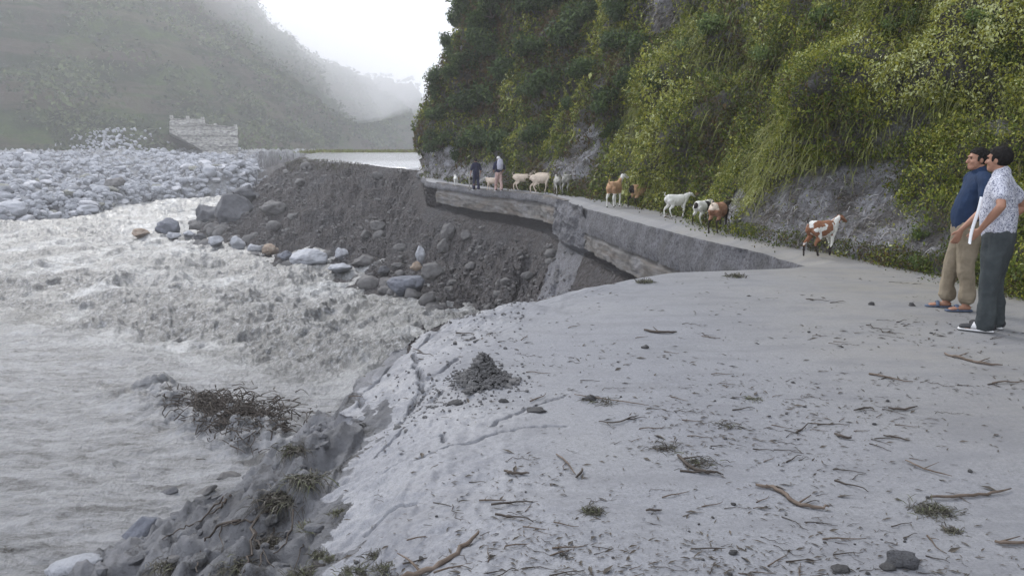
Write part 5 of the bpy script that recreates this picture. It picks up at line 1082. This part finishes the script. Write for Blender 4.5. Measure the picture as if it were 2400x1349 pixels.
for j, (pth, rad) in enumerate([([(640, 1195), (600, 1225), (585, 1290), (578, 1349)], .018), ([(560, 1225), (500, 1250), (470, 1300), (462, 1349)], .014), ([(650, 1200), (640, 1250), (620, 1300), (640, 1340)], .010), ([(690, 1200), (680, 1260), (650, 1300), (612, 1290)], .010),
       ([(600, 1225), (540, 1232), (500, 1245)], .010), ([(540, 1165), (505, 1190), (470, 1225), (430, 1240), (380, 1270)], .014), ([(530, 1175), (515, 1195), (490, 1210)], .016), ([(520, 1240), (518, 1270), (520, 1300)], .007), ([(700, 1230), (710, 1280), (690, 1340)], .009), ([(596, 1250), (612, 1300), (604, 1349)], .012)]):
    root_(pth, rad, ['thick dark root hanging down the near bank from the grassy clump', 'long root curving down to the bottom edge, left of the thick one', 'loop of thin root under the grassy clump', 'second loop of thin root under the grassy clump', 'thin root running level along the near bank', 'dark root slanting across the near bank above the big slab', 'stub of dark root on the near bank', 'short straight rootlet hanging on the bare part of the near bank', 'thin root below the rounded silt-coated stone', 'root alongside the thick one'][j])
def bank_tuft(px, py, wpx, lab, nb=200, tb=0., grp=None):
    p = bank_pt(px, py); rr_ = np.random.default_rng(int(px + py)); s = wpx * p[1] / FPX / 2; C = rr_.normal(size=(nb, 3)) * [s * .5, s * .4, .01]; d = rr_.normal(size=(nb, 3)) * [.8, .8, .4] + [-.2, -.1, .5]
    V, F, T = blades(C, d, rr_.uniform(.4, 1, nb) * s * 1.3, np.full(nb, .0014 * p[1]), np.clip(.3 + tb + .25 * rr_.normal(size=nb), 0, 1), .9, rr_); o = link('grass_clump', raw_mesh('grass_clump', V, F, True, {'tint': T}), M['tuft']); o.location = p + [0, 0, .02]; return tag(o, lab, 'grass clump', grp)
bank_tuft(668, 1172, 110, 'dense dark clump of drooping grass at the top of the near bank, above the roots', 520, -.15); bank_tuft(640, 1280, 90, 'brownish grass among the hanging roots', 260, -.25); bank_tuft(715, 1130, 90, 'green-tinged grass clump where bank and road meet', 320, .1)
bank_tuft(690, 1060, 70, 'grass clump at the corner of the road beside the torrent', 240, 0); bank_tuft(20, 1290, 60, 'dark grass scrap at the left picture edge', 120, -.1); bank_tuft(200, 1240, 70, 'pale grass at the water edge left of the big slab', 140, .2); bank_tuft(400, 1330, 90, 'brown-green grass at the bottom of the near bank', 200, -.1); bank_tuft(560, 1330, 90, 'grey grass at the bottom of the near bank, left of the roots', 200, 0.)
# driftwood and brush caught in the torrent
S = Soup(); rr_ = np.random.default_rng(6); A_, B_ = at(385, 935, 20.2), at(695, 1078, 16.9); B_ = at(640, 1062, 17.2); A_[2], B_[2] = -4.72, -4.55; c0 = (A_ + B_) / 2
for k in range(1900):
    t = rr_.beta(1.6, 1.1); b = A_ * (1 - t) + B_ * t - c0 + rr_.normal(size=3) * [.34, .46, .12] * (.45 + .9 * t); d = rr_.normal(size=3) * [1, 1, .35] + (B_ - A_) / np.linalg.norm(B_ - A_) * rr_.choice([-1, 1]) * 1.3; d /= np.linalg.norm(d); L = rr_.uniform(.12, .55); sg = np.array([0, 0, .06 * L])
    S.tube(catmull([b - d * L * .5, b + sg + rr_.normal(size=3) * .06, b + d * L * .5], 3), np.linspace(.014, .004, 7) * rr_.uniform(.5, 1.4), 5)
o = S.build('brush_pile', M['twig']); o.location = c0; tag(o, 'dark tangle of branches and roots caught where the torrent meets the road corner', 'brush pile')
# ================================================================== HAZE
hb = bmesh.new(); bmesh.ops.create_cube(hb, size=1.0); me = bpy.data.meshes.new('haze'); hb.to_mesh(me); hb.free()
hz = link('haze', me); hz.scale = (860, 830, 150); hz.location = (0, 360, 66.2); tag(hz, kind='stuff')
hm = bpy.data.materials.new('haze'); hm.use_nodes = True; t_ = hm.node_tree; t_.nodes.remove(t_.nodes['Principled BSDF'])
pv = t_.nodes.new('ShaderNodeVolumePrincipled'); pv.inputs['Color'].default_value = (.97, .98, 1.0, 1); pv.inputs['Density'].default_value = .00105; pv.inputs['Anisotropy'].default_value = .35
t_.links.new(pv.outputs[0], t_.nodes['Material Output'].inputs['Volume']); me.materials.append(hm)

# bank of mist lying against the ridge
V, F = ICO[4]; c = at(800, 40, 330); o = link('mist', raw_mesh('mist', V * np.array([62, 70, 44]) * (1 + .12 * fbm(V[:, 0] * 2, V[:, 1] * 2, V[:, 2] * 2, oct=2))[:, None], F)); o.location = c; tag(o, 'bright mist hiding the top of the far ridge', 'mist', kind='stuff')
mm_ = bpy.data.materials.new('mist'); mm_.use_nodes = True; t_ = mm_.node_tree; t_.nodes.remove(t_.nodes['Principled BSDF'])
pv = t_.nodes.new('ShaderNodeVolumePrincipled'); pv.inputs['Color'].default_value = (1, 1, 1, 1); pv.inputs['Density'].default_value = .012; pv.inputs['Anisotropy'].default_value = .3
t_.links.new(pv.outputs[0], t_.nodes['Material Output'].inputs['Volume']); o.data.materials.append(mm_)
